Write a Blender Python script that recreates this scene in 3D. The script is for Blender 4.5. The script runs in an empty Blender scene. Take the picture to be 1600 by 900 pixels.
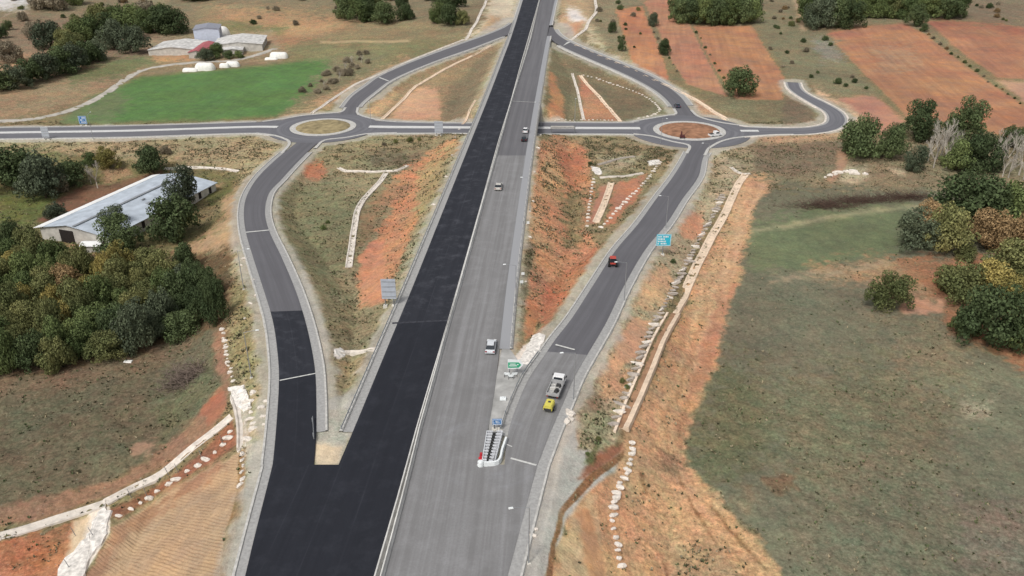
import bpy, math, random
import numpy as np
from mathutils import Vector, Matrix
R = math.radians
random.seed(7)
RNG = np.random.default_rng(11)
SC = bpy.context.scene
COL = SC.collection

# ------------------------------------------------------------------ camera
CAM_H, PITCH, FPX = 75.0, math.atan(0.5), 1250.0
cam_data = bpy.data.cameras.new('camera')
cam_data.sensor_width = 36.0
cam_data.lens = FPX / 1600 * 36.0
cam_data.clip_start = 1.0
cam_data.clip_end = 12000
cam = bpy.data.objects.new('camera', cam_data)
cam.location = (0, 0, CAM_H)
cam.rotation_euler = (math.pi / 2 - PITCH, 0, 0)
COL.objects.link(cam)
SC.camera = cam

# ------------------------------------------------------------------ overcast sky and soft sun
SUN_EL, SUN_AZ = R(52), R(215)          # azimuth clockwise from +Y
world = bpy.data.worlds.new('World')
SC.world = world
world.use_nodes = True
wn = world.node_tree
wn.nodes.clear()
w_out = wn.nodes.new('ShaderNodeOutputWorld')
w_bg = wn.nodes.new('ShaderNodeBackground')
w_sky = wn.nodes.new('ShaderNodeTexSky')
w_sky.sky_type = 'NISHITA'
w_sky.sun_disc = False
w_sky.sun_elevation = SUN_EL
w_sky.sun_rotation = SUN_AZ
w_sky.dust_density = 4.0
w_sky.air_density = 1.0
w_hsv = wn.nodes.new('ShaderNodeHueSaturation')
w_hsv.inputs['Saturation'].default_value = 0.22      # cloud cover greys the sky
wn.links.new(w_sky.outputs[0], w_hsv.inputs['Color'])
wn.links.new(w_hsv.outputs[0], w_bg.inputs[0])
w_bg.inputs[1].default_value = 0.13
wn.links.new(w_bg.outputs[0], w_out.inputs[0])
sun_d = bpy.data.lights.new('sun', 'SUN')
sun_d.energy = 1.5
sun_d.angle = R(10)
sun_d.color = (1.0, 0.96, 0.9)
sun = bpy.data.objects.new('sun', sun_d)
sd = Vector((math.sin(SUN_AZ) * math.cos(SUN_EL), math.cos(SUN_AZ) * math.cos(SUN_EL), math.sin(SUN_EL)))
sun.rotation_euler = sd.to_track_quat('Z', 'Y').to_euler()
COL.objects.link(sun)
SC.view_settings.view_transform = 'Standard'
SC.view_settings.look = 'None'
SC.view_settings.gamma = 1.0
SC.view_settings.exposure = 0.12
SC.cycles.use_denoising = True
SC.cycles.max_bounces = 4
SC.cycles.diffuse_bounces = 2
SC.cycles.transparent_max_bounces = 4

# ------------------------------------------------------------------ picture <-> place
cp, sp = math.cos(PITCH), math.sin(PITCH)
def ray(u, v):
    a = (np.asarray(u, float) - 800) / FPX
    b = (450 - np.asarray(v, float)) / FPX
    return a, cp + b * sp, -sp + b * cp
def W(u, v, z=0.0):
    dx, dy, dz = ray(u, v)
    t = (z - CAM_H) / dz
    return dx * t, dy * t
def PX(x, y, z):
    zc = y * cp - (z - CAM_H) * sp
    zs = np.maximum(zc, 5.0)
    up = y * sp + (z - CAM_H) * cp
    return 800 + FPX * x / zs, 450 - FPX * up / zs

def s2l(c):
    c = np.asarray(c, float) / 255.0
    return np.where(c <= 0.04045, c / 12.92, ((c + 0.055) / 1.055) ** 2.4)

# ------------------------------------------------------------------ numpy noise
def _h(ix, iy, s):
    n = (ix.astype(np.int64) * 374761393 + iy.astype(np.int64) * 668265263 + s * 974634777) & 0xFFFFFFFF
    n = ((n ^ (n >> 13)) * 1274126177) & 0xFFFFFFFF
    return ((n ^ (n >> 16)) & 0xFFFFFF) / float(0xFFFFFF)
def vnoise(x, y, s=0):
    x = np.asarray(x, float); y = np.asarray(y, float)
    ix, iy = np.floor(x), np.floor(y)
    fx, fy = x - ix, y - iy
    fx = fx * fx * (3 - 2 * fx); fy = fy * fy * (3 - 2 * fy)
    a, b = _h(ix, iy, s), _h(ix + 1, iy, s)
    c, d = _h(ix, iy + 1, s), _h(ix + 1, iy + 1, s)
    return (a + (b - a) * fx) * (1 - fy) + (c + (d - c) * fx) * fy
def fbm(x, y, s=0, o=4):
    t = 0; a = 0.5; n = 0
    for k in range(o):
        t = t + a * vnoise(x * 2 ** k, y * 2 ** k, s + k); n += a; a *= 0.5
    return t / n * 2 - 1

# ------------------------------------------------------------------ roads: (left px, left v, right px, right v, z)
def zt(v, tab):
    return float(np.interp(v, [a for a, b in tab], [b for a, b in tab]))
MZ = [(0, 7.0), (50, 3.0), (100, 0.6), (150, 0.0), (1200, 0.0)]
def hw(rows, tab=MZ):
    return [(l, v, r, v, zt(v, tab)) for v, l, r in rows]
ROADS = {}
ROADS['west_merged'] = hw([(1150, 326, 512), (1050, 349, 541), (900, 383, 584), (825, 401, 606), (770, 415, 622), (726, 426, 634)])
ROADS['west_main'] = hw([(726, 529, 634), (675, 551, 648), (600, 582, 670), (510, 619, 697), (450, 644, 714), (330, 692, 748), (225, 734, 777), (150, 764, 800), (100, 783, 814), (57, 799, 826), (0, 817, 842), (-40, 829, 853)])
ROADS['east_merged'] = hw([(1150, 526, 726), (1050, 560, 752), (900, 601, 793), (825, 621, 813), (755, 639, 832), (726, 646, 840)])
ROADS['east_main'] = hw([(726, 646, 752), (675, 658, 762), (600, 679, 774), (520, 700, 783), (450, 720, 791), (330, 753, 808), (225, 782, 824), (150, 803, 837), (65, 829, 853), (0, 844, 867), (-40, 855, 878)])
zA = [(228, -5), (280, -4.6), (300, -4.2), (330, -3.5), (360, -2.8), (400, -2), (450, -1), (500, -.3), (545, 0), (800, 0)]
ROADS['west_slip'] = [(l, a, r, b, zt((a + b) / 2, zA)) for l, a, r, b in [
    (426, 726, 490, 728), (431, 675, 494, 675), (436, 590, 493, 588), (433, 545, 487, 545), (426, 500, 476, 498), (411, 450, 460, 449), (397, 407, 440, 402),
    (384, 362, 420, 359), (381, 330, 414, 330), (386, 305, 420, 302), (403, 277, 439, 281), (430, 250, 463, 255), (457, 228, 492, 227), (478, 212, 515, 212)]]
zB = [(240, -5), (275, -4.9), (312, -4.5), (350, -3.9), (387, -3.2), (450, -1.8), (500, -.8), (537, -.3), (590, 0), (800, 0)]
ROADS['east_slip'] = [(l, a, r, b, zt((a + b) / 2, zB)) for l, a, r, b in [
    (788, 726, 840, 726), (794, 675, 860, 675), (809, 630, 879, 632), (827, 590, 897, 590), (851, 555, 914, 560), (868, 530, 929, 535), (893, 498, 948, 502), (924, 450, 972, 452),
    (963, 390, 1008, 390), (997, 350, 1041, 350), (1026, 310, 1066, 311), (1053, 274, 1091, 276), (1072, 242, 1100, 243), (1080, 222, 1118, 224), (1082, 212, 1124, 212)]]
zC = [(42, 3.4), (55, 2.4), (70, 1), (86, -.6), (105, -2), (122, -3.2), (150, -4.6), (175, -5), (300, -5)]
ROADS['west_far_slip'] = [(l, a, r, b, zt((a + b) / 2, zC)) for l, a, r, b in [
    (527, 187, 557, 187), (534, 172, 558, 170), (551, 150, 567, 158), (574, 133, 587, 142), (592, 120, 607, 127), (626, 104, 640, 111), (675, 85, 688, 92),
    (725, 67, 737, 75), (762, 54, 776, 60), (790, 42, 800, 51), (808, 28, 820, 34)]]
ROADS['east_far_slip'] = [(l, a, r, b, zt((a + b) / 2, zC)) for l, a, r, b in [
    (1055, 190, 1098, 190), (1054, 173, 1080, 173), (1043, 157, 1064, 152), (1024, 141, 1043, 135), (994, 124, 1013, 117), (960, 108, 972, 100), (920, 91, 931, 83),
    (880, 73, 889, 65), (860, 60, 870, 52), (846, 44, 862, 36)]]
def flat(rows, z=-5.0):
    return [(l, a, r, b, z) for l, a, r, b in rows]
ROADS['cross_west'] = flat([(-500, 207, -500, 226), (-200, 203, -200, 221), (0, 200, 0, 216), (200, 197, 200, 213), (400, 191, 400, 207), (432, 188, 432, 211), (470, 186, 470, 212)])
ROADS['cross_mid'] = flat([(545, 184, 545, 214), (575, 187, 575, 209), (620, 191, 620, 207), (722, 193, 722, 207), (858, 192, 858, 208), (1000, 192, 1000, 209), (1030, 188, 1030, 214)])
zE = -5.0
ROADS['cross_east'] = [(1120, 193, 1120, 215, -5), (1155, 198, 1160, 213, -5), (1200, 200, 1200, 210, -5), (1240, 200.5, 1240, 209.5, -4.9), (1268, 199, 1272, 208, -4.8), (1290, 194, 1305, 202, -4.6), (1296, 185, 1320, 190, -4.3),
    (1290, 174, 1313, 175, -4), (1270, 162, 1289, 161, -3.6), (1248, 149, 1266, 150, -3.3), (1234, 138, 1252, 140, -3.1), (1230, 128, 1247, 129, -3)]
RB = [(505, 198.5, -5, 12.2, 20.5), (1077, 204, -5, 13.2, 22.0)]     # roundabouts: px, v, z, island radius, outer radius

def world_stations(rows):
    out = []
    for l, a, r, b, z in rows:
        x0, y0 = W(l, a, z); x1, y1 = W(r, b, z)
        out.append((float(x0), float(y0), float(x1), float(y1), z))
    return np.array(out)
def catmull(P, step=4.0):
    P = np.asarray(P, float); n = len(P); out = []
    for i in range(n - 1):
        p0, p1, p2, p3 = P[max(i - 1, 0)], P[i], P[i + 1], P[min(i + 2, n - 1)]
        L = np.linalg.norm((p2 - p1)[:2]); k = max(1, int(math.ceil(L / step)))
        d1 = max(np.linalg.norm((p1 - p0)[:2]), 1e-3); d2 = max(L, 1e-3); d3 = max(np.linalg.norm((p3 - p2)[:2]), 1e-3)
        m1 = (p2 - p0) / (d1 + d2) * d2 if i > 0 else (p2 - p1)
        m2 = (p3 - p1) / (d2 + d3) * d2 if i < n - 2 else (p2 - p1)
        for j in range(k):
            t = j / k
            out.append((2*t**3 - 3*t**2 + 1) * p1 + (t**3 - 2*t**2 + t) * m1 + (-2*t**3 + 3*t**2) * p2 + (t**3 - t**2) * m2)
    out.append(P[-1]); return np.array(out)
ST = {}
for k_, rows in ROADS.items():
    s = world_stations(rows)
    if k_ in ('west_main', 'east_main'):      # carry the motorway on towards the hills
        d = s[-1] - s[-2]; d = d / np.linalg.norm(d[:2])
        s = np.vstack([s, s[-1] + d * 250 * np.array([1, 1, 1, 1, .6]), s[-1] + d * 700 * np.array([1, 1, 1, 1, .5])])
    ST[k_] = catmull(s, 4.0 if 'slip' in k_ or k_ == 'cross_east' else 8.0)

# ------------------------------------------------------------------ terrain height
def segs_of(st, every=2):
    idx = list(range(0, len(st), every))
    if idx[-1] != len(st) - 1: idx.append(len(st) - 1)
    c = np.stack([(st[:, 0] + st[:, 2]) / 2, (st[:, 1] + st[:, 3]) / 2], 1)
    w = np.hypot(st[:, 2] - st[:, 0], st[:, 3] - st[:, 1]) / 2
    return [(c[a], c[b], st[a, 4], st[b, 4], w[a], w[b]) for a, b in zip(idx[:-1], idx[1:])]
SEGS = {k_: segs_of(st, 2 if 'slip' in k_ or k_ == 'cross_east' else 3) for k_, st in ST.items()}

BASE_PTS = [(0, 208, -5), (430, 198, -5), (505, 198, -5), (600, 199, -5), (720, 199, -5), (860, 199, -5), (1077, 204, -5), (1300, 195, -4),
    (200, 320, -9), (80, 330, -9), (300, 340, -8.5), (0, 450, -9), (150, 500, -9), (300, 480, -8.5), (100, 650, -8), (250, 620, -8), (330, 600, -7), (0, 780, -8), (200, 760, -7.5), (100, 880, -7.5), (-200, 600, -9), (-250, 350, -9),
    (-100, 900, -8), (500, 350, -5), (580, 330, -6), (550, 420, -4.5), (930, 300, -6), (940, 350, -5.5), (890, 430, -3.5),
    (1150, 290, -6), (1100, 400, -7), (1050, 500, -8), (980, 650, -8), (960, 800, -8), (960, 900, -8), (1200, 600, -8.5), (1400, 700, -9), (1550, 850, -9), (1400, 400, -7), (1550, 300, -6), (1700, 500, -8), (1250, 300, -6),
    (300, 150, -6), (100, 170, -6), (350, 70, -4), (600, 60, -1), (720, 20, 6), (200, 50, -2), (0, 100, -4), (400, 10, 4), (0, 10, 3), (450, 110, -5), (640, 150, -5.8), (930, 150, -5.8), (1000, 170, -6),
    (960, 55, 2.5), (1050, 60, 0), (905, 15, 9), (1100, 130, -4), (1150, 60, 0), (1300, 100, -2), (1450, 120, -2), (1400, 30, 5), (1580, 30, 5), (1580, 150, -3), (1220, 20, 5), (1180, 165, -4.5)]
bx, by, bz = [], [], []
for u, v, z in BASE_PTS:
    x, y = W(u, v, z); bx.append(float(x)); by.append(float(y)); bz.append(z)
bx, by, bz = map(np.array, (bx, by, bz))
def base_h(x, y):
    num = np.zeros_like(x); den = np.zeros_like(x)
    for i in range(len(bx)):
        s = 8 + 0.05 * by[i]
        w = 1.0 / (((x - bx[i]) ** 2 + (y - by[i]) ** 2) / s ** 2 + 1) ** 1.6
        num += w * bz[i]; den += w
    h = num / den
    far = np.maximum(y - 560, 0)
    h = h + far * 0.07 + np.maximum(y - 1500, 0) * 0.05 * fbm(x / 700, y / 700, 91, 2)
    return h
SHW = 3.2
def height(x, y, want_d=False):
    x = np.asarray(x, float); y = np.asarray(y, float)
    shp = x.shape; x = x.ravel(); y = y.ravel()
    base = base_h(x, y)
    lo = np.full(x.shape, -1e9); hi = np.full(x.shape, 1e9); dmin = np.full(x.shape, 1e9)
    for name, segs in SEGS.items():
        xs = [p for s in segs for p in (s[0], s[1])]
        for p0, p1, z0, z1, w0, w1 in segs:
            v = p1 - p0; L2 = float(v @ v) + 1e-9
            t = np.clip(((x - p0[0]) * v[0] + (y - p0[1]) * v[1]) / L2, 0, 1)
            dist = np.hypot(x - p0[0] - v[0] * t, y - p0[1] - v[1] * t)
            sh = 1.2 if name.startswith('cross') else SHW
            d = np.maximum(0, dist - (w0 + (w1 - w0) * t) - sh)
            zc = z0 + (z1 - z0) * t - 0.22
            lo = np.maximum(lo, zc - 0.47 * d)
            if name == 'cross_mid':
                near = y < (p0[1] + v[1] * t)
                hi = np.minimum(hi, zc + np.where(near, 0.25, 0.6) * d)
            elif name in ('west_main', 'east_main', 'west_merged', 'east_merged'):
                hi = np.minimum(hi, np.where(d < 0.5, zc, 1e9)) if False else hi
                hi = np.where(d <= 0, np.minimum(hi, zc), hi)
                hi = np.where((d > 0), np.minimum(hi, zc + 0.75 * d), hi)
            else:
                hi = np.minimum(hi, zc + 0.55 * d)
            dmin = np.minimum(dmin, np.maximum(0, dist - (w0 + (w1 - w0) * t)))
    for u, v, z, ri, ro in RB:
        cx, cy = W(u, v, z)
        dist = np.hypot(x - cx, y - cy)
        d = np.maximum(0, dist - ro - 1.5)
        zc = z - 0.22
        lo = np.maximum(lo, zc - 0.47 * d); hi = np.minimum(hi, zc + 0.55 * d)
        dmin = np.minimum(dmin, np.maximum(0, dist - ro))
    h = np.minimum(np.maximum(base, lo), hi)
    amp = np.clip((dmin - 3.0) / 5, 0, 1)
    h = h + amp * (0.5 * fbm(x / 8, y / 8, 3, 3) + 0.2 * fbm(x / 1.5, y / 1.5, 8, 2))
    h = h + np.clip((dmin - 20) / 30, 0, 1) * 0.8 * fbm(x / 45, y / 45, 5, 2)
    if want_d: return h.reshape(shp), dmin.reshape(shp)
    return h.reshape(shp)
def hits(pts):
    """where the sight line through each picture point meets the ground"""
    pts = np.asarray(pts, float)
    dx, dy, dz = ray(pts[:, 0], pts[:, 1])
    dz = np.minimum(dz, -0.02)
    ta = (16 - CAM_H) / dz; tb = (-14 - CAM_H) / dz
    k = np.linspace(0, 1, 40)[None, :]
    for it in range(2):
        T = ta[:, None] + (tb - ta)[:, None] * k
        X, Y, Z = dx[:, None] * T, dy[:, None] * T, CAM_H + dz[:, None] * T
        below = Z < height(X, Y)
        i = np.where(below.any(1), below.argmax(1), 39)
        i = np.maximum(i, 1); r = np.arange(len(i))
        ta, tb = T[r, i - 1], T[r, i]
    t = (ta + tb) / 2
    return np.stack([dx * t, dy * t, CAM_H + dz * t], 1)
def hit(u, v):
    return hits([(u, v)])[0]

# ------------------------------------------------------------------ materials
MATS = {}
def new_mat(name):
    m = bpy.data.materials.new(name); m.use_nodes = True
    nt = m.node_tree
    return m, nt, nt.nodes['Principled BSDF']
def N(nt, t, **kw):
    n = nt.nodes.new(t)
    for k, v in kw.items():
        if k in n.inputs: n.inputs[k].default_value = v
        else: setattr(n, k, v)
    return n
def mixc(nt, fac, a, b, mode='MIX'):
    n = nt.nodes.new('ShaderNodeMix'); n.data_type = 'RGBA'; n.blend_type = mode
    for sock, val in ((n.inputs[0], fac), (n.inputs[6], a), (n.inputs[7], b)):
        if hasattr(val, 'is_linked') or hasattr(val, 'links'): nt.links.new(val, sock)
        else: sock.default_value = val
    return n.outputs[2]
def ramp(nt, src, a, b, lo=0.0, hi=1.0):
    n = nt.nodes.new('ShaderNodeMapRange'); n.inputs[1].default_value = a; n.inputs[2].default_value = b
    n.inputs[3].default_value = lo; n.inputs[4].default_value = hi
    nt.links.new(src, n.inputs[0]); return n.outputs[0]
def mat(name, rgb, rough=0.8, metal=0.0, var=0.18, scale=1.5, spec=0.3, bump=0.0, coords='Object'):
    """plain weathered surface: base colour with noise mottling"""
    if name in MATS: return MATS[name]
    m, nt, b = new_mat(name)
    c = tuple(s2l(rgb)) + (1,)
    tc = N(nt, 'ShaderNodeTexCoord')
    nz = N(nt, 'ShaderNodeTexNoise', Scale=scale, Detail=5.0)
    nt.links.new(tc.outputs[coords], nz.inputs['Vector'])
    f = ramp(nt, nz.outputs[0], 0.3, 0.7)
    dark = tuple(x * (1 - var) for x in c[:3]) + (1,)
    lite = tuple(min(1, x * (1 + var * .6)) for x in c[:3]) + (1,)
    nt.links.new(mixc(nt, f, dark, lite), b.inputs['Base Color'])
    b.inputs['Roughness'].default_value = rough
    b.inputs['Metallic'].default_value = metal
    b.inputs['Specular IOR Level'].default_value = spec
    if bump:
        bp = N(nt, 'ShaderNodeBump', Strength=bump, Distance=0.1)
        nt.links.new(nz.outputs[0], bp.inputs['Height']); nt.links.new(bp.outputs[0], b.inputs['Normal'])
    MATS[name] = m
    return m
def road_mat(name, rgb, streak=0.25, rough=0.85, light=(150, 150, 150), spec=0.25, sweep=0):
    """asphalt whose wheel tracks and rolling marks run along the road (UV: x across, y along, metres)"""
    m, nt, b = new_mat(name)
    c = s2l(rgb); L = s2l(light)
    uv = N(nt, 'ShaderNodeUVMap')
    mp = N(nt, 'ShaderNodeMapping'); mp.inputs['Scale'].default_value = (0.75, 0.012, 1)
    nt.links.new(uv.outputs[0], mp.inputs[0])
    n1 = N(nt, 'ShaderNodeTexNoise', Scale=1.0, Detail=4.0, Roughness=0.6); nt.links.new(mp.outputs[0], n1.inputs['Vector'])
    mp2 = N(nt, 'ShaderNodeMapping'); mp2.inputs['Scale'].default_value = (2.6, 0.05, 1)
    nt.links.new(uv.outputs[0], mp2.inputs[0])
    n2 = N(nt, 'ShaderNodeTexNoise', Scale=1.0, Detail=3.0); nt.links.new(mp2.outputs[0], n2.inputs['Vector'])
    mp3 = N(nt, 'ShaderNodeMapping'); mp3.inputs['Scale'].default_value = (0.13, 0.11, 1)
    nt.links.new(uv.outputs[0], mp3.inputs[0])
    n3 = N(nt, 'ShaderNodeTexNoise', Scale=1.0, Detail=6.0, Roughness=0.65); nt.links.new(mp3.outputs[0], n3.inputs['Vector'])
    n4 = N(nt, 'ShaderNodeTexNoise', Scale=3.5, Detail=3.0); nt.links.new(uv.outputs[0], n4.inputs['Vector'])
    base = tuple(c) + (1,); lite = tuple(L) + (1,); dk = tuple(c * 0.72) + (1,)
    a = mixc(nt, ramp(nt, n1.outputs[0], 0.45, 0.75, 0, streak * 1.5), base, lite)
    a = mixc(nt, ramp(nt, n1.outputs[0], 0.50, 0.25, 0, 0.45), a, dk)
    a = mixc(nt, ramp(nt, n2.outputs[0], 0.5, 0.85, 0, streak * .8), a, lite)
    a = mixc(nt, ramp(nt, n3.outputs[0], 0.52, 0.28, 0, 0.40), a, dk)
    a = mixc(nt, ramp(nt, n3.outputs[0], 0.62, 0.8, 0, streak * 1.2), a, lite)
    a = mixc(nt, ramp(nt, n4.outputs[0], 0.35, 0.7, 0.0, 0.3), a, dk)
    if sweep:       # dusty, patched surface
        nd = N(nt, 'ShaderNodeTexNoise', Scale=0.28, Detail=7.0, Roughness=0.72); nt.links.new(uv.outputs[0], nd.inputs['Vector'])
        a = mixc(nt, ramp(nt, nd.outputs[0], 0.5, 0.72, 0, sweep), a, lite)
    if name.startswith('fresh'):    # paver lane seams
        sx_ = N(nt, 'ShaderNodeSeparateXYZ'); nt.links.new(uv.outputs[0], sx_.inputs[0])
        md = N(nt, 'ShaderNodeMath', operation='PINGPONG'); nt.links.new(sx_.outputs[0], md.inputs[0]); md.inputs[1].default_value = 2.35
        sm = N(nt, 'ShaderNodeMath', operation='MULTIPLY'); nt.links.new(ramp(nt, md.outputs[0], .16, .02, 0, .22), sm.inputs[0]); nt.links.new(ramp(nt, n3.outputs[0], .4, .6, .2, 1), sm.inputs[1])
        a = mixc(nt, sm.outputs[0], a, lite)
    if name.startswith('worn'):     # tyre arcs swept round the nose of the slip road
        ge = N(nt, 'ShaderNodeNewGeometry'); P0 = W(766, 706, 0)
        sb = N(nt, 'ShaderNodeVectorMath', operation='SUBTRACT'); nt.links.new(ge.outputs['Position'], sb.inputs[0]); sb.inputs[1].default_value = (float(P0[0]), float(P0[1]), 0)
        ln = N(nt, 'ShaderNodeVectorMath', operation='LENGTH'); nt.links.new(sb.outputs[0], ln.inputs[0])
        cx = N(nt, 'ShaderNodeCombineXYZ'); nt.links.new(ln.outputs['Value'], cx.inputs[0])
        na = N(nt, 'ShaderNodeTexNoise', Scale=.7, Detail=5.0, Roughness=.6); nt.links.new(cx.outputs[0], na.inputs['Vector'])
        nb_ = N(nt, 'ShaderNodeTexNoise', Scale=.12, Detail=3.0); nt.links.new(ge.outputs['Position'], nb_.inputs['Vector'])
        mk = N(nt, 'ShaderNodeMath', operation='MULTIPLY'); nt.links.new(ramp(nt, ln.outputs['Value'], 13, 3, 0, .38), mk.inputs[0]); nt.links.new(ramp(nt, na.outputs[0], .40, .70), mk.inputs[1])
        mk2 = N(nt, 'ShaderNodeMath', operation='MULTIPLY'); nt.links.new(mk.outputs[0], mk2.inputs[0]); nt.links.new(ramp(nt, nb_.outputs[0], .48, .62), mk2.inputs[1])
        a = mixc(nt, mk2.outputs[0], a, tuple(s2l((160, 164, 172))) + (1,))
    nt.links.new(a, b.inputs['Base Color'])
    nt.links.new(ramp(nt, n3.outputs[0], 0.3, 0.7, rough - 0.12, rough + 0.08), b.inputs['Roughness'])
    b.inputs['Specular IOR Level'].default_value = spec
    MATS[name] = m
    return m
def leaf_mat(name, c1, c2, var=0.5):
    m, nt, b = new_mat(name)
    a = tuple(c1) + (1,); d = tuple(c2) + (1,)
    tc = N(nt, 'ShaderNodeTexCoord'); oi = N(nt, 'ShaderNodeObjectInfo')
    nz = N(nt, 'ShaderNodeTexNoise', Scale=0.5, Detail=3.0); nt.links.new(tc.outputs['Object'], nz.inputs['Vector'])
    ge = N(nt, 'ShaderNodeNewGeometry')
    add = N(nt, 'ShaderNodeMath', operation='ADD'); nt.links.new(ramp(nt, nz.outputs[0], 0.35, 0.65, -.1, 0.6), add.inputs[0]); nt.links.new(ramp(nt, oi.outputs['Random'], 0, 1, -0.1, 0.5), add.inputs[1])
    col = mixc(nt, add.outputs[0], a, d)
    hs = N(nt, 'ShaderNodeHueSaturation'); nt.links.new(col, hs.inputs['Color'])
    mul = N(nt, 'ShaderNodeMath', operation='MULTIPLY')
    nt.links.new(ramp(nt, ge.outputs['Random Per Island'], 0, 1, 0.62, 1.4), mul.inputs[0]); nt.links.new(ramp(nt, oi.outputs['Random'], 0, 1, 0.95, 1.45), mul.inputs[1])
    nt.links.new(mul.outputs[0], hs.inputs['Value'])
    nt.links.new(hs.outputs[0], b.inputs['Base Color'])
    b.inputs['Roughness'].default_value = 0.75
    b.inputs['Specular IOR Level'].default_value = 0.15
    MATS[name] = m
    return m
M_CONC = mat('pale_concrete', (196, 192, 184), 0.9, var=0.22, scale=0.6, bump=.2)
M_WHITE = mat('lime_white_concrete', (214, 205, 194), 0.9, var=0.25, scale=0.9, bump=.3)
M_KERB = mat('kerb_concrete', (188, 186, 181), 0.9, var=0.25, scale=1.6)
M_GUT = mat('gutter_concrete', (160, 159, 157), 0.9, var=0.2, scale=2.2, bump=.04)
M_STONE = mat('white_limestone', (218, 209, 198), 0.95, var=0.2, scale=2.0, bump=.5)
M_STONEG = mat('grey_limestone', (172, 162, 152), 0.95, var=0.3, scale=2.0, bump=.5)
M_STEEL = mat('galvanised_steel', (160, 163, 166), 0.5, 0.5, var=0.1)
M_PAINT = mat('white_line_paint', (200, 200, 196), 0.8, var=0.2, scale=2)

# ------------------------------------------------------------------ mesh helpers
def link(name, verts, faces, m=None, parent=None, smooth=False, uvs=None, mats=None, midx=None, loc=None):
    me = bpy.data.meshes.new(name)
    me.from_pydata([tuple(map(float, v)) for v in verts], [], [tuple(map(int, f)) for f in faces])
    if uvs is not None:
        ul = me.uv_layers.new(name='UVMap')
        li = np.zeros(len(me.loops), dtype=np.int32); me.loops.foreach_get('vertex_index', li)
        ul.data.foreach_set('uv', np.asarray(uvs, np.float32)[li].ravel())
    if mats:
        for q in mats: me.materials.append(q)
        if midx is not None: me.polygons.foreach_set('material_index', np.asarray(midx, np.int32))
    elif m: me.materials.append(m)
    if smooth: me.polygons.foreach_set('use_smooth', np.ones(len(me.polygons), bool))
    me.update()
    o = bpy.data.objects.new(name, me); COL.objects.link(o)
    if parent is not None: o.parent = parent
    if loc is not None: o.location = loc
    return o
def tag(o, label=None, cat=None, group=None, kind=None):
    if label: o['label'] = label
    if cat: o['category'] = cat
    if group: o['group'] = group
    if kind: o['kind'] = kind
    return o
def empty(name, loc, rz=0.0, label=None, cat=None, group=None):
    o = bpy.data.objects.new(name, None); COL.objects.link(o)
    o.location = tuple(map(float, loc)); o.rotation_euler = (0, 0, rz)
    o.empty_display_size = 0.3
    return tag(o, label, cat, group)
class MB:
    def __init__(s): s.v = []; s.f = []; s.mi = []
    def add(s, vs, fs, mi=0):
        b = len(s.v); s.v += [tuple(v) for v in vs]; s.f += [tuple(b + i for i in f) for f in fs]; s.mi += [mi] * len(fs); return s
    def box(s, x0, x1, y0, y1, z0, z1, mi=0, tx=0.0, ty=0.0):
        return s.add([(x0, y0, z0), (x1, y0, z0), (x1, y1, z0), (x0, y1, z0), (x0 + tx, y0 + ty, z1), (x1 - tx, y0 + ty, z1), (x1 - tx, y1 - ty, z1), (x0 + tx, y1 - ty, z1)],
                     [(0, 3, 2, 1), (4, 5, 6, 7), (0, 1, 5, 4), (1, 2, 6, 5), (2, 3, 7, 6), (3, 0, 4, 7)], mi)
    def tube(s, a, b, r0, r1=None, n=8, mi=0):
        a, b = Vector(a), Vector(b); r1 = r0 if r1 is None else r1
        d = (b - a).normalized(); q = d.to_track_quat('Z', 'Y')
        vs = []
        for p, r in ((a, r0), (b, r1)):
            for k in range(n):
                t = 2 * math.pi * k / n; vs.append(tuple(p + q @ Vector((r * math.cos(t), r * math.sin(t), 0))))
        fs = [(k, (k + 1) % n, n + (k + 1) % n, n + k) for k in range(n)] + [tuple(range(n - 1, -1, -1)), tuple(range(n, 2 * n))]
        return s.add(vs, fs, mi)
    def prism(s, prof, y0, y1, mi=0):       # profile in x,z extruded along y
        n = len(prof)
        vs = [(x, y0, z) for x, z in prof] + [(x, y1, z) for x, z in prof]
        return s.add(vs, [(k, (k + 1) % n, n + (k + 1) % n, n + k) for k in range(n)] + [tuple(range(n - 1, -1, -1)), tuple(range(n, 2 * n))], mi)
    def build(s, name, m, parent=None, smooth=False, loc=None, bevel=0.0):
        mats = m if isinstance(m, (list, tuple)) else [m]
        o = link(name, s.v, s.f, parent=parent, smooth=smooth, mats=mats, midx=s.mi, loc=loc)
        import bmesh
        bm = bmesh.new(); bm.from_mesh(o.data); bmesh.ops.recalc_face_normals(bm, faces=bm.faces)
        if bevel: bmesh.ops.bevel(bm, geom=list(bm.edges), offset=bevel, segments=2, affect='EDGES', clamp_overlap=True)
        bm.to_mesh(o.data); bm.free()
        return o
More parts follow.
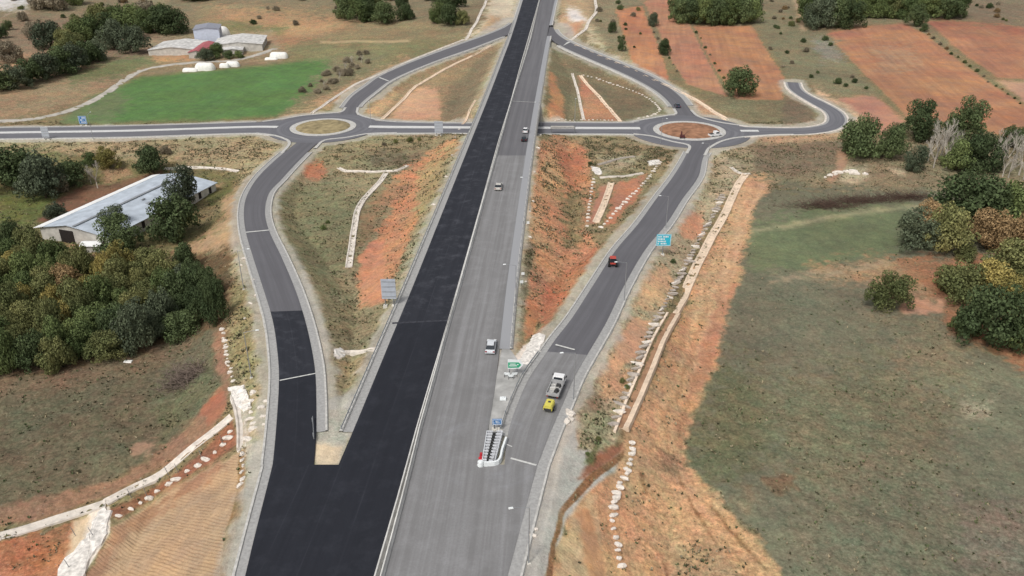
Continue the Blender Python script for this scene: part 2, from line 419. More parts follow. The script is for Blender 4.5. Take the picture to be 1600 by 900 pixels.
def sweep_profile(path, prof, name, m, closed=False, parent=None, skip_caps=False, smooth=False):
    """prof: [(offset to the right, dz)], path Nx3"""
    P = np.asarray(path, float); n = len(P); k = len(prof)
    T = np.zeros((n, 2)); T[1:-1] = P[2:, :2] - P[:-2, :2]; T[0] = P[1, :2] - P[0, :2]; T[-1] = P[-1, :2] - P[-2, :2]
    if closed: T[0] = P[1, :2] - P[-1, :2]; T[-1] = P[0, :2] - P[-2, :2]
    T /= np.linalg.norm(T, axis=1)[:, None] + 1e-9
    Nn = np.stack([T[:, 1], -T[:, 0]], 1)
    vs = []
    for i in range(n):
        for o, dz in prof: vs.append((P[i, 0] + Nn[i, 0] * o, P[i, 1] + Nn[i, 1] * o, P[i, 2] + dz))
    fs = []
    for i in range(n - 1 + (1 if closed else 0)):
        a, b = i * k, ((i + 1) % n) * k
        for j in range(k - 1): fs.append((a + j, b + j, b + j + 1, a + j + 1))
    if not closed and not skip_caps:
        fs.append(tuple(range(k))); fs.append(tuple(range((n - 1) * k + k - 1, (n - 1) * k - 1, -1)))
    uvs = None
    return link(name, vs, fs, m, parent=parent, smooth=smooth)
# ------------------------------------------------------------------ ground colour zones (real soil and plant colours), outlined on the ground
Z = []     # (polygon, rgb, feather px, wobble px, tuft, rib)
def zone(poly, rgb, feather=4, wob=6, tuft=0.3, rib=0, strength=1.0, only=None):
    Z.append((np.array(poly, float), np.array(rgb, float), feather, wob, tuft, rib, strength, only))
# hills at the top
zone([(-900, -200), (2500, -200), (2500, 60), (-900, 60)], (132, 120, 100), 40, 10, .5)
zone([(-600, 20), (300, 30), (250, 90), (100, 160), (0, 190), (-600, 200)], (138, 116, 100), 10, 10, .5)
zone([(-50, -20), (60, -20), (40, 14), (-50, 20)], (196, 192, 192), 6, 4, .1)
zone([(30, 85), (60, 88), (45, 110), (5, 125), (0, 105)], (180, 140, 112), 6, 6, .3)
zone([(320, 5), (560, 20), (720, 60), (600, 95), (420, 80), (300, 50)], (150, 128, 100), 12, 8, .4)
zone([(340, 14), (420, 18), (500, 28), (545, 40), (480, 62), (410, 50), (350, 30)], (178, 138, 106), 8, 8, .3)
zone([(345, 35), (450, 42), (440, 56), (350, 52)], (128, 126, 88), 5, 4, .3)
zone([(385, 52), (500, 60), (470, 72), (420, 80)], (168, 124, 96), 5, 5, .3)
zone([(440, 72), (640, 55), (725, 62), (600, 105), (560, 120), (480, 110)], (126, 124, 92), 10, 6, .3)
zone([(565, 40), (700, 45), (735, 55), (700, 66), (560, 55)], (140, 126, 100), 10, 6, .3)
zone([(500, 64), (640, 62), (640, 66), (500, 67)], (176, 152, 112), 2, 2, .1)
# top centre cuts beside the motorway
zone([(735, 60), (760, 20), (770, -60), (818, -60), (806, 30), (790, 42)], (196, 182, 160), 5, 6, .15)
zone([(750, 50), (765, 25), (783, 28), (775, 48)], (200, 160, 118), 4, 4, .1)
zone([(872, -60), (930, -60), (930, 20), (915, 45), (893, 60), (874, 40)], (176, 150, 122), 5, 6, .3)
zone([(886, 10), (905, 15), (922, 32), (900, 36), (886, 25)], (215, 205, 198), 4, 4, .05)
zone([(884, 35), (912, 32), (898, 55), (885, 56)], (196, 140, 104), 4, 4, .1)
zone([(912, 45), (925, 35), (950, 55), (955, 75), (935, 78)], (192, 180, 148), 5, 6, .1)
zone([(925, -60), (1000, -60), (965, 20), (985, 90), (960, 88), (930, 50)], (140, 128, 106), 6, 5, .6)
# green field and what surrounds it
zone([(-600, 130), (0, 118), (180, 92), (285, 92), (225, 112), (180, 140), (110, 170), (0, 192), (-600, 210)], (152, 128, 104), 8, 6, .35)
zone([(100, 118), (190, 92), (240, 88), (250, 98), (180, 118), (115, 128)], (112, 120, 84), 6, 4, .3)
zone([(95, 192), (150, 152), (225, 117), (300, 111), (440, 99), (518, 94), (522, 108), (478, 158), (430, 182), (300, 189)], (88, 125, 64), 4, 3, .05, 0, 1)
zone([(95, 192), (150, 152), (180, 140), (200, 160), (170, 190)], (112, 120, 84), 10, 8, .1, 0, .8)
zone([(440, 185), (520, 95), (570, 84), (600, 90), (545, 125), (480, 165)], (128, 122, 98), 8, 6, .35)
zone([(410, 195), (470, 172), (550, 128), (600, 104), (640, 88), (640, 96), (570, 128), (520, 165), (480, 188)], (176, 142, 112), 5, 4, .3)
zone([(225, 110), (440, 90), (440, 98), (300, 112), (228, 118)], (142, 122, 100), 4, 3, .3)
zone([(225, 62), (420, 50), (450, 85), (300, 102), (240, 92)], (158, 138, 116), 6, 5, .3)
zone([(235, 88), (290, 84), (300, 94), (245, 97)], (182, 134, 96), 5, 4, .2)
# between the left interior slip road and the motorway
zone([(560, 190), (580, 160), (640, 118), (790, 52), (800, 60), (735, 195)], (154, 128, 102), 3, 3, .5)
zone([(606, 188), (636, 146), (662, 134), (684, 140), (690, 188)], (200, 150, 118), 4, 5, .15)
zone([(568, 178), (600, 150), (625, 140), (612, 165), (590, 186)], (190, 152, 118), 4, 5, .4)
zone([(690, 190), (700, 140), (750, 90), (785, 75), (735, 195)], (132, 116, 96), 4, 5, .6)
zone([(722, 192), (780, 70), (792, 62), (740, 196)], (160, 148, 122), 3, 3, .4)
# right interior
zone([(856, 66), (880, 78), (1045, 168), (1030, 190), (856, 195)], (124, 116, 94), 3, 3, .6)
zone([(866, 90), (905, 100), (1000, 135), (1020, 165), (1010, 180), (940, 130), (880, 100)], (130, 112, 90), 4, 4, .8)
zone([(857, 110), (868, 120), (878, 150), (884, 188), (858, 192)], (190, 130, 92), 4, 5, .25)
zone([(904, 122), (912, 120), (968, 190), (912, 188)], (182, 124, 98), 3, 4, .3)
zone([(920, 128), (1000, 152), (1020, 168), (985, 186), (970, 184)], (118, 106, 88), 3, 4, .5)
# ring of pale verge round interior ramps
# land right of the far slip road
zone([(955, 84), (1010, 100), (1050, 128), (1130, 180), (1140, 190), (1000, 110)], (164, 146, 122), 4, 4, .3)
zone([(1070, 150), (1100, 160), (1135, 185), (1100, 186)], (176, 138, 116), 3, 4, .4)
zone([(1095, 148), (1230, 125), (1300, 150), (1275, 185), (1240, 196), (1150, 195)], (126, 118, 94), 6, 5, .5)
zone([(1225, 150), (1262, 165), (1280, 192), (1220, 197)], (120, 104, 90), 4, 4, .6)
# ploughed red fields
F = (192, 126, 94)
zone([(963, 15), (1003, 9), (1018, 45), (1032, 80), (1046, 126), (1000, 118), (985, 88), (972, 50)], (184, 120, 82), 2, 2, .02)
zone([(1006, 4), (1046, -14), (1078, 38), (1086, 55), (1136, 152), (1075, 132), (1052, 100), (1030, 50)], (178, 122, 90), 2, 2, .02)
zone([(1084, 40), (1175, 40), (1192, 70), (1226, 122), (1222, 156), (1150, 156), (1112, 100)], (177, 121, 82), 2, 2, .02)
zone([(1292, 52), (1350, 40), (1412, 37), (1445, 52), (1500, 96), (1610, 172), (1800, 300), (1500, 190), (1425, 190), (1385, 150), (1330, 95)], (173, 118, 82), 2, 2, .02)
zone([(1360, 80), (1420, 78), (1440, 100), (1380, 108)], (168, 140, 108), 12, 8, .02, 0, .6)
zone([(1448, 33), (1570, 36), (1720, 70), (1800, 130), (1560, 122), (1505, 84)], (168, 114, 82), 2, 2, .02)
zone([(1295, 50), (1412, 36), (1425, 44), (1310, 60)], (166, 108, 82), 4, 3, .02)
zone([(1450, 33), (1570, 36), (1720, 70), (1700, 78), (1560, 46), (1460, 42)], (158, 96, 74), 5, 3, .02)
zone([(1305, 151), (1362, 147), (1416, 188), (1395, 210), (1362, 206), (1338, 180)], (180, 124, 98), 3, 3, .05)
zone([(1268, 128), (1285, 130), (1300, 148), (1340, 175), (1362, 205), (1330, 205), (1334, 180), (1310, 165), (1275, 150)], (200, 166, 136), 3, 4, .2)
zone([(1560, 126), (1800, 134), (1800, 220), (1600, 160)], (182, 136, 108), 3, 3, .05)
zone([(1195, 20), (1290, 50), (1370, 150), (1305, 150), (1230, 120), (1180, 40)], (126, 120, 98), 5, 5, .4)
zone([(1275, 60), (1300, 66), (1318, 92), (1290, 96), (1272, 76)], (136, 132, 128), 6, 6, .4)
zone([(1238, -10), (1246, -10), (1258, 48), (1250, 48)], (176, 146, 118), 3, 3, .1)
zone([(1510, 0), (1800, 0), (1800, 60), (1580, 36), (1500, 30)], (130, 112, 98), 8, 8, .8)
# right of the roundabout, below the road
zone([(1135, 222), (1340, 214), (1700, 230), (1700, 330), (1170, 300)], (138, 124, 102), 8, 6, .4)
zone([(1170, 228), (1320, 218), (1330, 250), (1250, 275), (1175, 268)], (122, 106, 92), 5, 6, .4)
zone([(1120, 220), (1170, 214), (1180, 262), (1160, 275), (1115, 262)], (150, 134, 112), 5, 5, .5)
zone([(1150, 213), (1300, 208), (1340, 200), (1345, 216), (1200, 224)], (182, 148, 120), 4, 4, .3)
zone([(1310, 235), (1325, 240), (1322, 265), (1300, 285), (1290, 280), (1308, 262)], (170, 128, 100), 3, 3, .1)
zone([(1325, 262), (1355, 262), (1360, 280), (1330, 290), (1310, 282)], (176, 162, 140), 4, 5, .3)
zone([(1390, 262), (1415, 265), (1412, 275), (1392, 272)], (176, 162, 140), 3, 4, .3)
zone([(1265, 305), (1440, 305), (1440, 315), (1330, 330), (1260, 328)], (98, 84, 76), 5, 5, .4)
# big meadow on the right
zone([(1170, 290), (1460, 300), (1800, 270), (2400, 300), (2400, 1300), (1320, 1300), (1222, 900), (1180, 840), (1078, 722), (1085, 640), (1110, 560), (1140, 450), (1160, 370)], (113, 111, 93), 6, 12, .2)
zone([(1170, 345), (1290, 325), (1420, 320), (1410, 400), (1280, 425), (1165, 415)], (104, 114, 82), 10, 10, .12)
zone([(1095, 560), (1180, 580), (1220, 640), (1200, 720), (1130, 760), (1090, 720)], (107, 108, 84), 24, 24, .3)
zone([(1200, 590), (1400, 560), (1500, 640), (1450, 780), (1280, 800), (1200, 720)], (113, 110, 91), 30, 20, .3)
zone([(1250, 760), (1400, 700), (1550, 760), (1560, 900), (1300, 960)], (115, 113, 97), 30, 20, .3, 0, .7)
zone([(1500, 780), (1640, 780), (1640, 920), (1500, 900)], (122, 112, 104), 25, 20, .3, 0, .8)
zone([(1370, 500), (1500, 495), (1520, 600), (1420, 620)], (128, 118, 98), 25, 16, .3, 0, .8)
zone([(1505, 630), (1555, 625), (1550, 648), (1508, 650)], (158, 152, 138), 8, 12, .4, 0, .7)
zone([(1270, 410), (1390, 402), (1470, 420), (1490, 480), (1420, 480), (1360, 440), (1280, 440)], (156, 124, 96), 10, 12, .25)
zone([(1390, 405), (1600, 395), (1700, 480), (1620, 590), (1560, 555), (1480, 520), (1470, 470), (1420, 430)], (158, 108, 80), 6, 8, .25)
zone([(1400, 470), (1480, 468), (1470, 490), (1420, 495)], (192, 140, 106), 5, 6, .1)
zone([(1175, 358), (1250, 347), (1330, 333), (1420, 322), (1475, 317), (1475, 322), (1420, 327), (1330, 339), (1250, 353), (1175, 364)], (160, 148, 114), 4, 4, .1, 0, .8)
zone([(1200, 437), (1290, 425), (1390, 408), (1392, 413), (1290, 432), (1200, 444)], (160, 138, 110), 5, 5, .1, 0, .8)
zone([(1200, 750), (1245, 745), (1250, 765), (1215, 775)], (116, 88, 70), 8, 12, .4, 0, .6)
zone([(1140, 760), (1190, 765), (1180, 800), (1140, 790)], (128, 114, 94), 10, 12, .3, 0, .6)
# red soil strip beside the long ditch
zone([(1165, 275), (1200, 280), (1175, 350), (1165, 400), (1138, 470), (1118, 560), (1082, 640), (1078, 722), (1182, 842), (1226, 905), (1320, 1300), (820, 1300), (850, 900), (868, 845), (890, 790), (975, 690), (1010, 600), (1060, 490), (1110, 390), (1145, 320)], (198, 150, 112), 8, 14, .26)
zone([(1128, 440), (1150, 440), (1125, 520), (1100, 600), (1060, 640), (1090, 540)], (190, 132, 98), 5, 7, .15)
zone([(1150, 290), (1200, 285), (1190, 300), (1165, 360), (1150, 420), (1130, 470), (1125, 430), (1145, 350)], (206, 160, 120), 4, 5, .15)
for off_, c_, w_ in ((0, (176, 126, 94), 5), (14, (214, 176, 138), 4), (24, (170, 124, 92), 4), (36, (208, 170, 132), 5), (46, (182, 132, 104), 5)):
    pl = [(1176 - off_ * .5, 285), (1158 - off_ * .6, 350), (1140 - off_ * .8, 410), (1118 - off_ * .9, 480), (1100 - off_, 540), (1076 - off_, 610), (1062 - off_, 660), (1058 - off_ * .6, 710), (1082 - off_ * .2, 770), (1120, 830)]
    zone([(a_, b_) for a_, b_ in pl] + [(a_ + w_ * (1 + (b_ - 285) / 300), b_) for a_, b_ in reversed(pl)], c_, 5, 12, .25, 0, .55)
for pl, w_ in (([(1030, 705), (1060, 740), (1080, 790), (1110, 840), (1140, 880), (1160, 920)], 3), ([(1110, 790), (1150, 840), (1190, 885), (1210, 905)], 3), ([(1000, 740), (1020, 800), (1030, 860), (1050, 920)], 4)):
    zone([(a_, b_) for a_, b_ in pl] + [(a_ + w_, b_) for a_, b_ in reversed(pl)], (120, 84, 58), 2.5, 4, .3, 0, .9)
zone([(870, 850), (900, 790), (930, 770), (940, 830), (930, 900), (930, 1100), (850, 1100)], (196, 162, 124), 6, 8, .15, .3)
zone([(905, 790), (925, 790), (935, 850), (945, 880), (940, 1000), (925, 940), (905, 850)], (196, 138, 92), 6, 6, .05)
zone([(985, 760), (1060, 800), (1080, 870), (1000, 880)], (198, 152, 116), 10, 10, .35)
zone([(1060, 850), (1130, 850), (1180, 930), (1050, 980)], (176, 146, 114), 8, 10, .45)
zone([(1030, 700), (1060, 705), (1070, 735), (1040, 740)], (160, 122, 96), 6, 6, .4)
# slope between slip road and the ditch
zone([(1108, 228), (1165, 262), (1150, 290), (1118, 330), (1060, 440), (1000, 570), (964, 690), (940, 700), (870, 700), (895, 600), (960, 480), (1030, 370), (1098, 270)], (172, 154, 132), 3, 4, .45)
zone([(1076, 330), (1100, 335), (1098, 365), (1070, 372), (1058, 352)], (196, 138, 106), 5, 6, .2)
zone([(1010, 420), (1050, 420), (1040, 470), (1008, 490), (985, 480)], (202, 156, 120), 6, 6, .2)
zone([(985, 495), (1018, 500), (1000, 550), (975, 570), (955, 600), (940, 590), (960, 540)], (206, 152, 116), 5, 6, .15)
zone([(935, 570), (985, 580), (975, 620), (940, 622)], (196, 150, 118), 6, 6, .3)
zone([(900, 600), (935, 600), (945, 640), (900, 660), (880, 650)], (138, 112, 94), 6, 7, .5)
zone([(910, 640), (960, 640), (962, 690), (935, 720), (900, 700)], (156, 152, 124), 6, 8, .6)
zone([(1098, 235), (1125, 245), (1128, 290), (1100, 300), (1085, 290)], (160, 142, 116), 5, 6, .6)
# broken gravel at the lower right
zone([(858, 690), (900, 650), (905, 700), (975, 705), (960, 735), (915, 770), (882, 820), (866, 860), (850, 905), (820, 1300), (745, 1300), (796, 900), (843, 740)], (178, 176, 171), 3, 5, .12)
zone([(905, 745), (915, 725), (950, 695), (975, 690), (972, 705), (940, 730), (915, 745)], (150, 98, 74), 4, 6, .15)
zone([(915, 745), (975, 703), (978, 712), (930, 750), (884, 800), (868, 850), (862, 905), (852, 905), (860, 850), (876, 795)], (140, 100, 72), 2, 3, .3)
zone([(925, 705), (935, 695), (928, 725), (910, 722)], (96, 104, 66), 4, 4, .8)
# between the motorway and the right slip road
zone([(826, 215), (900, 212), (1060, 228), (1060, 260), (1000, 330), (930, 430), (860, 525), (830, 560), (795, 560), (806, 430)], (142, 126, 98), 3, 4, .45)
zone([(842, 222), (870, 208), (905, 225), (925, 240), (925, 300), (918, 360), (940, 390), (900, 430), (860, 480), (845, 500), (822, 520), (820, 470), (835, 420), (826, 380), (832, 300)], (196, 134, 102), 5, 8, .5)
zone([(850, 240), (872, 240), (880, 290), (858, 300), (846, 270)], (206, 160, 120), 6, 8, .6)
zone([(872, 230), (915, 235), (918, 280), (890, 300)], (178, 108, 82), 8, 8, .3)
zone([(878, 300), (912, 300), (912, 350), (905, 385), (885, 380)], (142, 124, 92), 6, 8, .5)
zone([(828, 300), (850, 310), (850, 400), (832, 420), (826, 380)], (202, 146, 110), 6, 8, .5)
zone([(858, 440), (905, 410), (935, 380), (925, 420), (880, 480), (845, 520), (848, 480)], (180, 112, 84), 5, 6, .3)
zone([(930, 300), (950, 290), (1010, 275), (1000, 300), (960, 345), (945, 350), (952, 300)], (186, 118, 88), 5, 6, .15)
zone([(936, 290), (952, 290), (930, 350), (920, 350)], (182, 122, 96), 3, 3, .1)
zone([(905, 212), (1055, 225), (1058, 250), (1030, 262), (930, 262)], (146, 130, 102), 6, 6, .7)
zone([(935, 245), (1000, 245), (990, 262), (940, 272)], (158, 148, 128), 5, 6, .5)
zone([(930, 400), (1000, 335), (1060, 262), (1066, 270), (1010, 335), (935, 425), (868, 515), (858, 510)], (172, 150, 116), 4, 5, .4)
zone([(823, 370), (836, 385), (825, 440), (815, 520), (800, 555), (798, 540), (808, 470), (815, 400)], (128, 116, 96), 3, 4, .7)
zone([(822, 470), (842, 480), (838, 520), (822, 530)], (188, 120, 84), 4, 4, .2)
zone([(818, 540), (848, 522), (853, 528), (836, 562), (812, 578), (795, 574), (798, 566)], (222, 212, 200), 2, 3, .0)
zone([(797, 568), (830, 575), (826, 590), (792, 678), (762, 682), (774, 600), (785, 520), (792, 520), (797, 560)], (168, 166, 162), 3, 2, .05)
# between the left slip road and the motorway
zone([(500, 210), (735, 208), (740, 225), (648, 450), (600, 560), (532, 725), (490, 725), (490, 560), (455, 440), (414, 345), (425, 290), (470, 245)], (144, 133, 108), 3, 4, .45)
zone([(490, 212), (700, 210), (690, 232), (640, 262), (520, 262), (480, 245)], (148, 134, 106), 5, 6, .5)
zone([(575, 242), (668, 238), (650, 258), (585, 262)], (118, 106, 90), 6, 6, .5)
zone([(468, 255), (500, 252), (512, 272), (498, 285), (478, 272)], (178, 104, 78), 6, 6, .2)
zone([(430, 290), (520, 280), (560, 330), (540, 420), (500, 470), (470, 440), (430, 370)], (128, 123, 96), 14, 10, .35)
zone([(560, 330), (600, 290), (620, 280), (590, 340), (560, 400)], (138, 118, 92), 5, 6, .3)
zone([(640, 262), (690, 225), (712, 215), (722, 225), (690, 275), (660, 320), (640, 375), (615, 430), (600, 470), (562, 482), (553, 430), (575, 380), (610, 330), (600, 300)], (192, 132, 98), 6, 8, .3)
zone([(600, 300), (650, 280), (640, 300), (590, 330), (575, 345)], (164, 124, 98), 6, 8, .4)
zone([(655, 270), (700, 235), (715, 232), (690, 290), (660, 340), (645, 330)], (170, 148, 108), 5, 7, .4)
zone([(560, 400), (575, 380), (600, 375), (600, 470), (562, 482)], (198, 130, 96), 4, 6, .15)
zone([(700, 250), (722, 232), (690, 320), (640, 430), (605, 500), (590, 520), (610, 450), (655, 350)], (156, 146, 120), 4, 6, .5)
zone([(480, 470), (530, 480), (560, 490), (600, 480), (590, 540), (500, 560), (485, 510)], (140, 130, 104), 8, 8, .4)
zone([(498, 545), (530, 545), (520, 570), (500, 572)], (130, 108, 86), 5, 5, .3)
zone([(505, 565), (585, 560), (565, 620), (520, 640), (505, 610)], (160, 142, 110), 6, 7, .4)
zone([(476, 420), (500, 470), (512, 540), (514, 600), (505, 650), (493, 650), (490, 560), (462, 440)], (172, 162, 142), 4, 4, .2)
zone([(492, 625), (555, 612), (572, 612), (533, 728), (489, 728)], (172, 168, 158), 4, 3, .15)
zone([(492, 692), (538, 695), (530, 728), (489, 730)], (206, 188, 156), 4, 4, .02)
# left: verge under the cross road and the barn yard
zone([(-700, 222), (0, 216), (430, 213), (462, 228), (430, 255), (392, 290), (372, 300), (372, 270), (250, 262), (100, 240), (0, 240), (-700, 260)], (166, 148, 118), 3, 5, .5)
zone([(0, 236), (90, 240), (110, 262), (20, 268), (-50, 262)], (114, 122, 78), 8, 6, .25)
zone([(-600, 260), (0, 262), (110, 250), (260, 258), (372, 270), (376, 300), (320, 380), (250, 420), (100, 400), (-600, 400)], (118, 112, 76), 6, 8, .35)
zone([(0, 300), (95, 292), (80, 345), (0, 350)], (98, 106, 58), 8, 8, .3)
zone([(60, 345), (95, 305), (130, 290), (180, 283), (255, 266), (240, 290), (150, 330), (85, 350)], (122, 84, 66), 3, 5, .15)
zone([(120, 335), (190, 300), (235, 285), (225, 292), (150, 330)], (140, 100, 76), 4, 4, .1)
zone([(160, 262), (200, 262), (210, 275), (165, 285)], (150, 118, 94), 4, 4, .3)
zone([(335, 285), (372, 290), (378, 330), (375, 385), (345, 400), (290, 398), (262, 392), (320, 372), (345, 340)], (176, 140, 106), 5, 6, .15)
zone([(300, 320), (345, 318), (340, 345), (305, 355)], (128, 112, 84), 5, 6, .4)
zone([(325, 300), (362, 284), (366, 300), (330, 318)], (110, 112, 68), 4, 4, .3)
zone([(104, 368), (145, 372), (150, 400), (110, 392)], (170, 126, 96), 5, 4, .1)
zone([(368, 300), (384, 300), (378, 345), (396, 430), (424, 520), (434, 600), (425, 700), (400, 820), (384, 830), (395, 740), (392, 640), (352, 520), (358, 430), (372, 380)], (164, 150, 122), 4, 6, .4)
zone([(358, 440), (395, 440), (412, 520), (415, 590), (392, 610), (360, 560)], (146, 136, 98), 8, 8, .5)
# forest floor and lower left meadow
zone([(-600, 380), (100, 400), (360, 400), (362, 520), (330, 535), (200, 560), (60, 590), (-600, 600)], (104, 82, 62), 8, 8, .3)
zone([(-600, 590), (0, 588), (120, 575), (230, 545), (345, 512), (352, 560), (355, 615), (320, 650), (260, 700), (170, 755), (0, 795), (-600, 830)], (108, 101, 84), 6, 8, .3)
zone([(-50, 590), (120, 575), (230, 545), (300, 530), (250, 570), (120, 605), (0, 620)], (124, 106, 88), 10, 10, .3)
zone([(240, 640), (340, 560), (345, 610), (300, 650), (250, 690)], (104, 102, 80), 10, 10, .4)
zone([(340, 520), (352, 515), (362, 600), (355, 640), (320, 690), (270, 720), (170, 772), (60, 815), (-300, 850), (-300, 800), (0, 790), (170, 750), (260, 695), (310, 645), (345, 600)], (150, 110, 88), 4, 7, .2)
zone([(310, 640), (352, 605), (358, 640), (325, 665)], (166, 98, 72), 5, 5, .1)
zone([(210, 690), (240, 690), (230, 712), (205, 712)], (172, 130, 102), 6, 6, .1)
zone([(168, 800), (270, 745), (362, 660), (380, 690), (345, 715), (262, 760), (185, 812)], (142, 88, 70), 3, 3, .25)
zone([(-400, 1000), (-400, 870), (0, 850), (60, 838), (135, 812), (120, 850), (80, 1000)], (186, 118, 82), 4, 6, .2)
zone([(0, 850), (60, 838), (125, 818), (100, 850), (60, 900), (0, 895)], (172, 106, 74), 8, 8, .3)
zone([(115, 1300), (140, 900), (175, 822), (262, 765), (345, 722), (377, 705), (378, 760), (358, 830), (345, 900), (300, 1300)], (184, 150, 114), 3, 3, .04, 1)
zone([(140, 900), (178, 822), (262, 768), (345, 722), (350, 735), (270, 780), (200, 830), (165, 900)], (166, 120, 88), 8, 6, .04, .8)
zone([(376, 700), (386, 700), (380, 790), (362, 850), (350, 905), (290, 1300), (275, 1300), (340, 905), (352, 830), (370, 770)], (150, 112, 78), 2, 3, .3)
zone([(386, 690), (425, 690), (410, 800), (392, 860), (380, 905), (345, 1300), (290, 1300), (348, 905), (364, 850), (382, 790)], (170, 164, 150), 4, 4, .22)
zone([(362, 610), (382, 605), (392, 640), (390, 700), (376, 705), (368, 660)], (178, 168, 156), 4, 4, .2)
# pads of white rubble
zone([(140, 800), (172, 790), (172, 830), (150, 868), (125, 910), (100, 960), (60, 960), (95, 890), (122, 850)], (224, 212, 196), 2, 3, .0)
zone([(118, 815), (142, 806), (130, 850), (100, 880), (112, 850)], (212, 186, 150), 4, 4, .0)
zone([(522, 546), (536, 544), (540, 556), (528, 562), (521, 556)], (222, 212, 202), 2, 2, 0)

def sdist(px, py, poly):
    """signed distance in px, positive inside"""
    n = len(poly); d2 = np.full(px.shape, 1e18); inside = np.zeros(px.shape, bool)
    for i in range(n):
        ax, ay = poly[i]; bx_, by_ = poly[(i + 1) % n]
        ex, ey = bx_ - ax, by_ - ay
        t = np.clip(((px - ax) * ex + (py - ay) * ey) / (ex * ex + ey * ey + 1e-9), 0, 1)
        d2 = np.minimum(d2, (px - ax - ex * t) ** 2 + (py - ay - ey * t) ** 2)
        c = ((ay > py) != (by_ > py)) & (px < (bx_ - ax) * (py - ay) / (by_ - ay + 1e-12) + ax)
        inside ^= c
    d = np.sqrt(d2)
    return np.where(inside, d, -d)

# ------------------------------------------------------------------ the ground sheet
ys = list(np.arange(-90, 48, 4.0)); y = 48.0
while y < 640: ys.append(y); y += max(0.28, y * 0.0029)
while y < 9000: ys.append(y); y *= 1.035
ys = np.array(ys)
ts = np.concatenate([-np.geomspace(20, .95, 26)[:-1], np.arange(-0.95, 0.9501, 0.0027), np.geomspace(.95, 20, 26)[1:]])
YY, TT = np.meshgrid(ys, ts, indexing='ij')
XX = np.maximum(YY, 60) * TT
HH, DD = height(XX, YY, True)
nr, nc = YY.shape
u_, v_ = PX(XX, YY, HH)
depth_ok = YY > 30
# cutoff far outside
uu = u_.ravel(); vv = v_.ravel()
vv = np.where(depth_ok.ravel(), vv, 1200.0)
xw, yw = XX.ravel(), YY.ravel()
col = np.tile(np.array((128., 116, 92)), (uu.size, 1))
tuft = np.full(uu.size, .4); ribv = np.zeros(uu.size)
depth = np.maximum(yw, 40)
w1 = fbm(xw / 3.2, yw / 3.2, 21, 4); w2 = fbm(xw / 3.2 + 50, yw / 3.2, 33, 4)
w5 = fbm(xw / 1.2, yw / 1.2, 61, 3)
w3 = fbm(xw / 14, yw / 14, 41, 3); w4 = fbm(xw / 14, yw / 14 + 30, 47, 3)
for poly, rgb, fe, wob, tf, rb, stg, only in Z:
    x0, y0 = poly.min(0) - 30; x1, y1 = poly.max(0) + 30
    k = np.nonzero((uu > x0) & (uu < x1) & (vv > y0) & (vv < y1))[0]
    if len(k) == 0: continue
    d = sdist(uu[k] + wob * (w1[k] * .8 + w3[k]), vv[k] + wob * .7 * (w2[k] * .8 + w4[k]) + wob * .35 * w5[k], poly)
    fe2 = fe * (1.3 if max(rgb) - min(rgb) > 85 or fe <= 2 else 2.2) + (0 if fe <= 2 else 2)
    a = np.clip(d / fe2 + .5 + (0 if fe <= 2 else 1) * (.35 if fe < 5 else .8) * (w5[k] + .5 * w1[k]), 0, 1); a = (a * a * (3 - 2 * a)) * stg
    g_ = rgb.mean(); rgb = g_ + (rgb - g_) * .86
    col[k] = col[k] * (1 - a[:, None]) + rgb * a[:, None]
    tuft[k] = tuft[k] * (1 - a) + tf * a
    ribv[k] = ribv[k] * (1 - a) + rb * a
# soil washed down from the white gutters: pale, stony strip right beside every carriageway
dd = DD.ravel()
tipz = (uu > 486) & (uu < 545) & (vv > 640) & (vv < 736)
edge = np.where(tipz, 0, 1) * np.clip((4.4 + 1.5 * w1 - dd) / 1.5, 0, 1) * 0.75
col = col * (1 - edge[:, None]) + np.array((176., 171, 161)) * edge[:, None]
tuft = tuft * (1 - edge)
under = np.clip((-(YY.ravel() * 0) + 2.0 - dd), 0, 1)
lin = s2l(np.clip(col * (1 + 0.05 * w3[:, None]), 0, 255))
vb = np.stack([xw, yw, HH.ravel()], 1)
ii = np.arange(nr - 1)[:, None] * nc + np.arange(nc - 1)[None, :]
fq = np.stack([ii, ii + 1, ii + nc + 1, ii + nc], -1).reshape(-1, 4)
me = bpy.data.meshes.new('ground')
me.vertices.add(len(vb)); me.vertices.foreach_set('co', vb.astype(np.float32).ravel())
me.loops.add(fq.size); me.loops.foreach_set('vertex_index', fq.astype(np.int32).ravel())
me.polygons.add(len(fq)); me.polygons.foreach_set('loop_start', (np.arange(len(fq)) * 4).astype(np.int32))
me.polygons.foreach_set('loop_total', np.full(len(fq), 4, np.int32))
me.polygons.foreach_set('use_smooth', np.ones(len(fq), bool))
me.update(calc_edges=True)
ca = me.color_attributes.new('soil', 'FLOAT_COLOR', 'POINT')
ca.data.foreach_set('color', np.concatenate([lin, np.ones((len(lin), 1))], 1).astype(np.float32).ravel())
ta = me.attributes.new('tuft', 'FLOAT', 'POINT'); ta.data.foreach_set('value', tuft.astype(np.float32))
ra = me.attributes.new('rib', 'FLOAT', 'POINT'); ra.data.foreach_set('value', ribv.astype(np.float32))
ground = bpy.data.objects.new('ground', me); COL.objects.link(ground); ground['kind'] = 'structure'

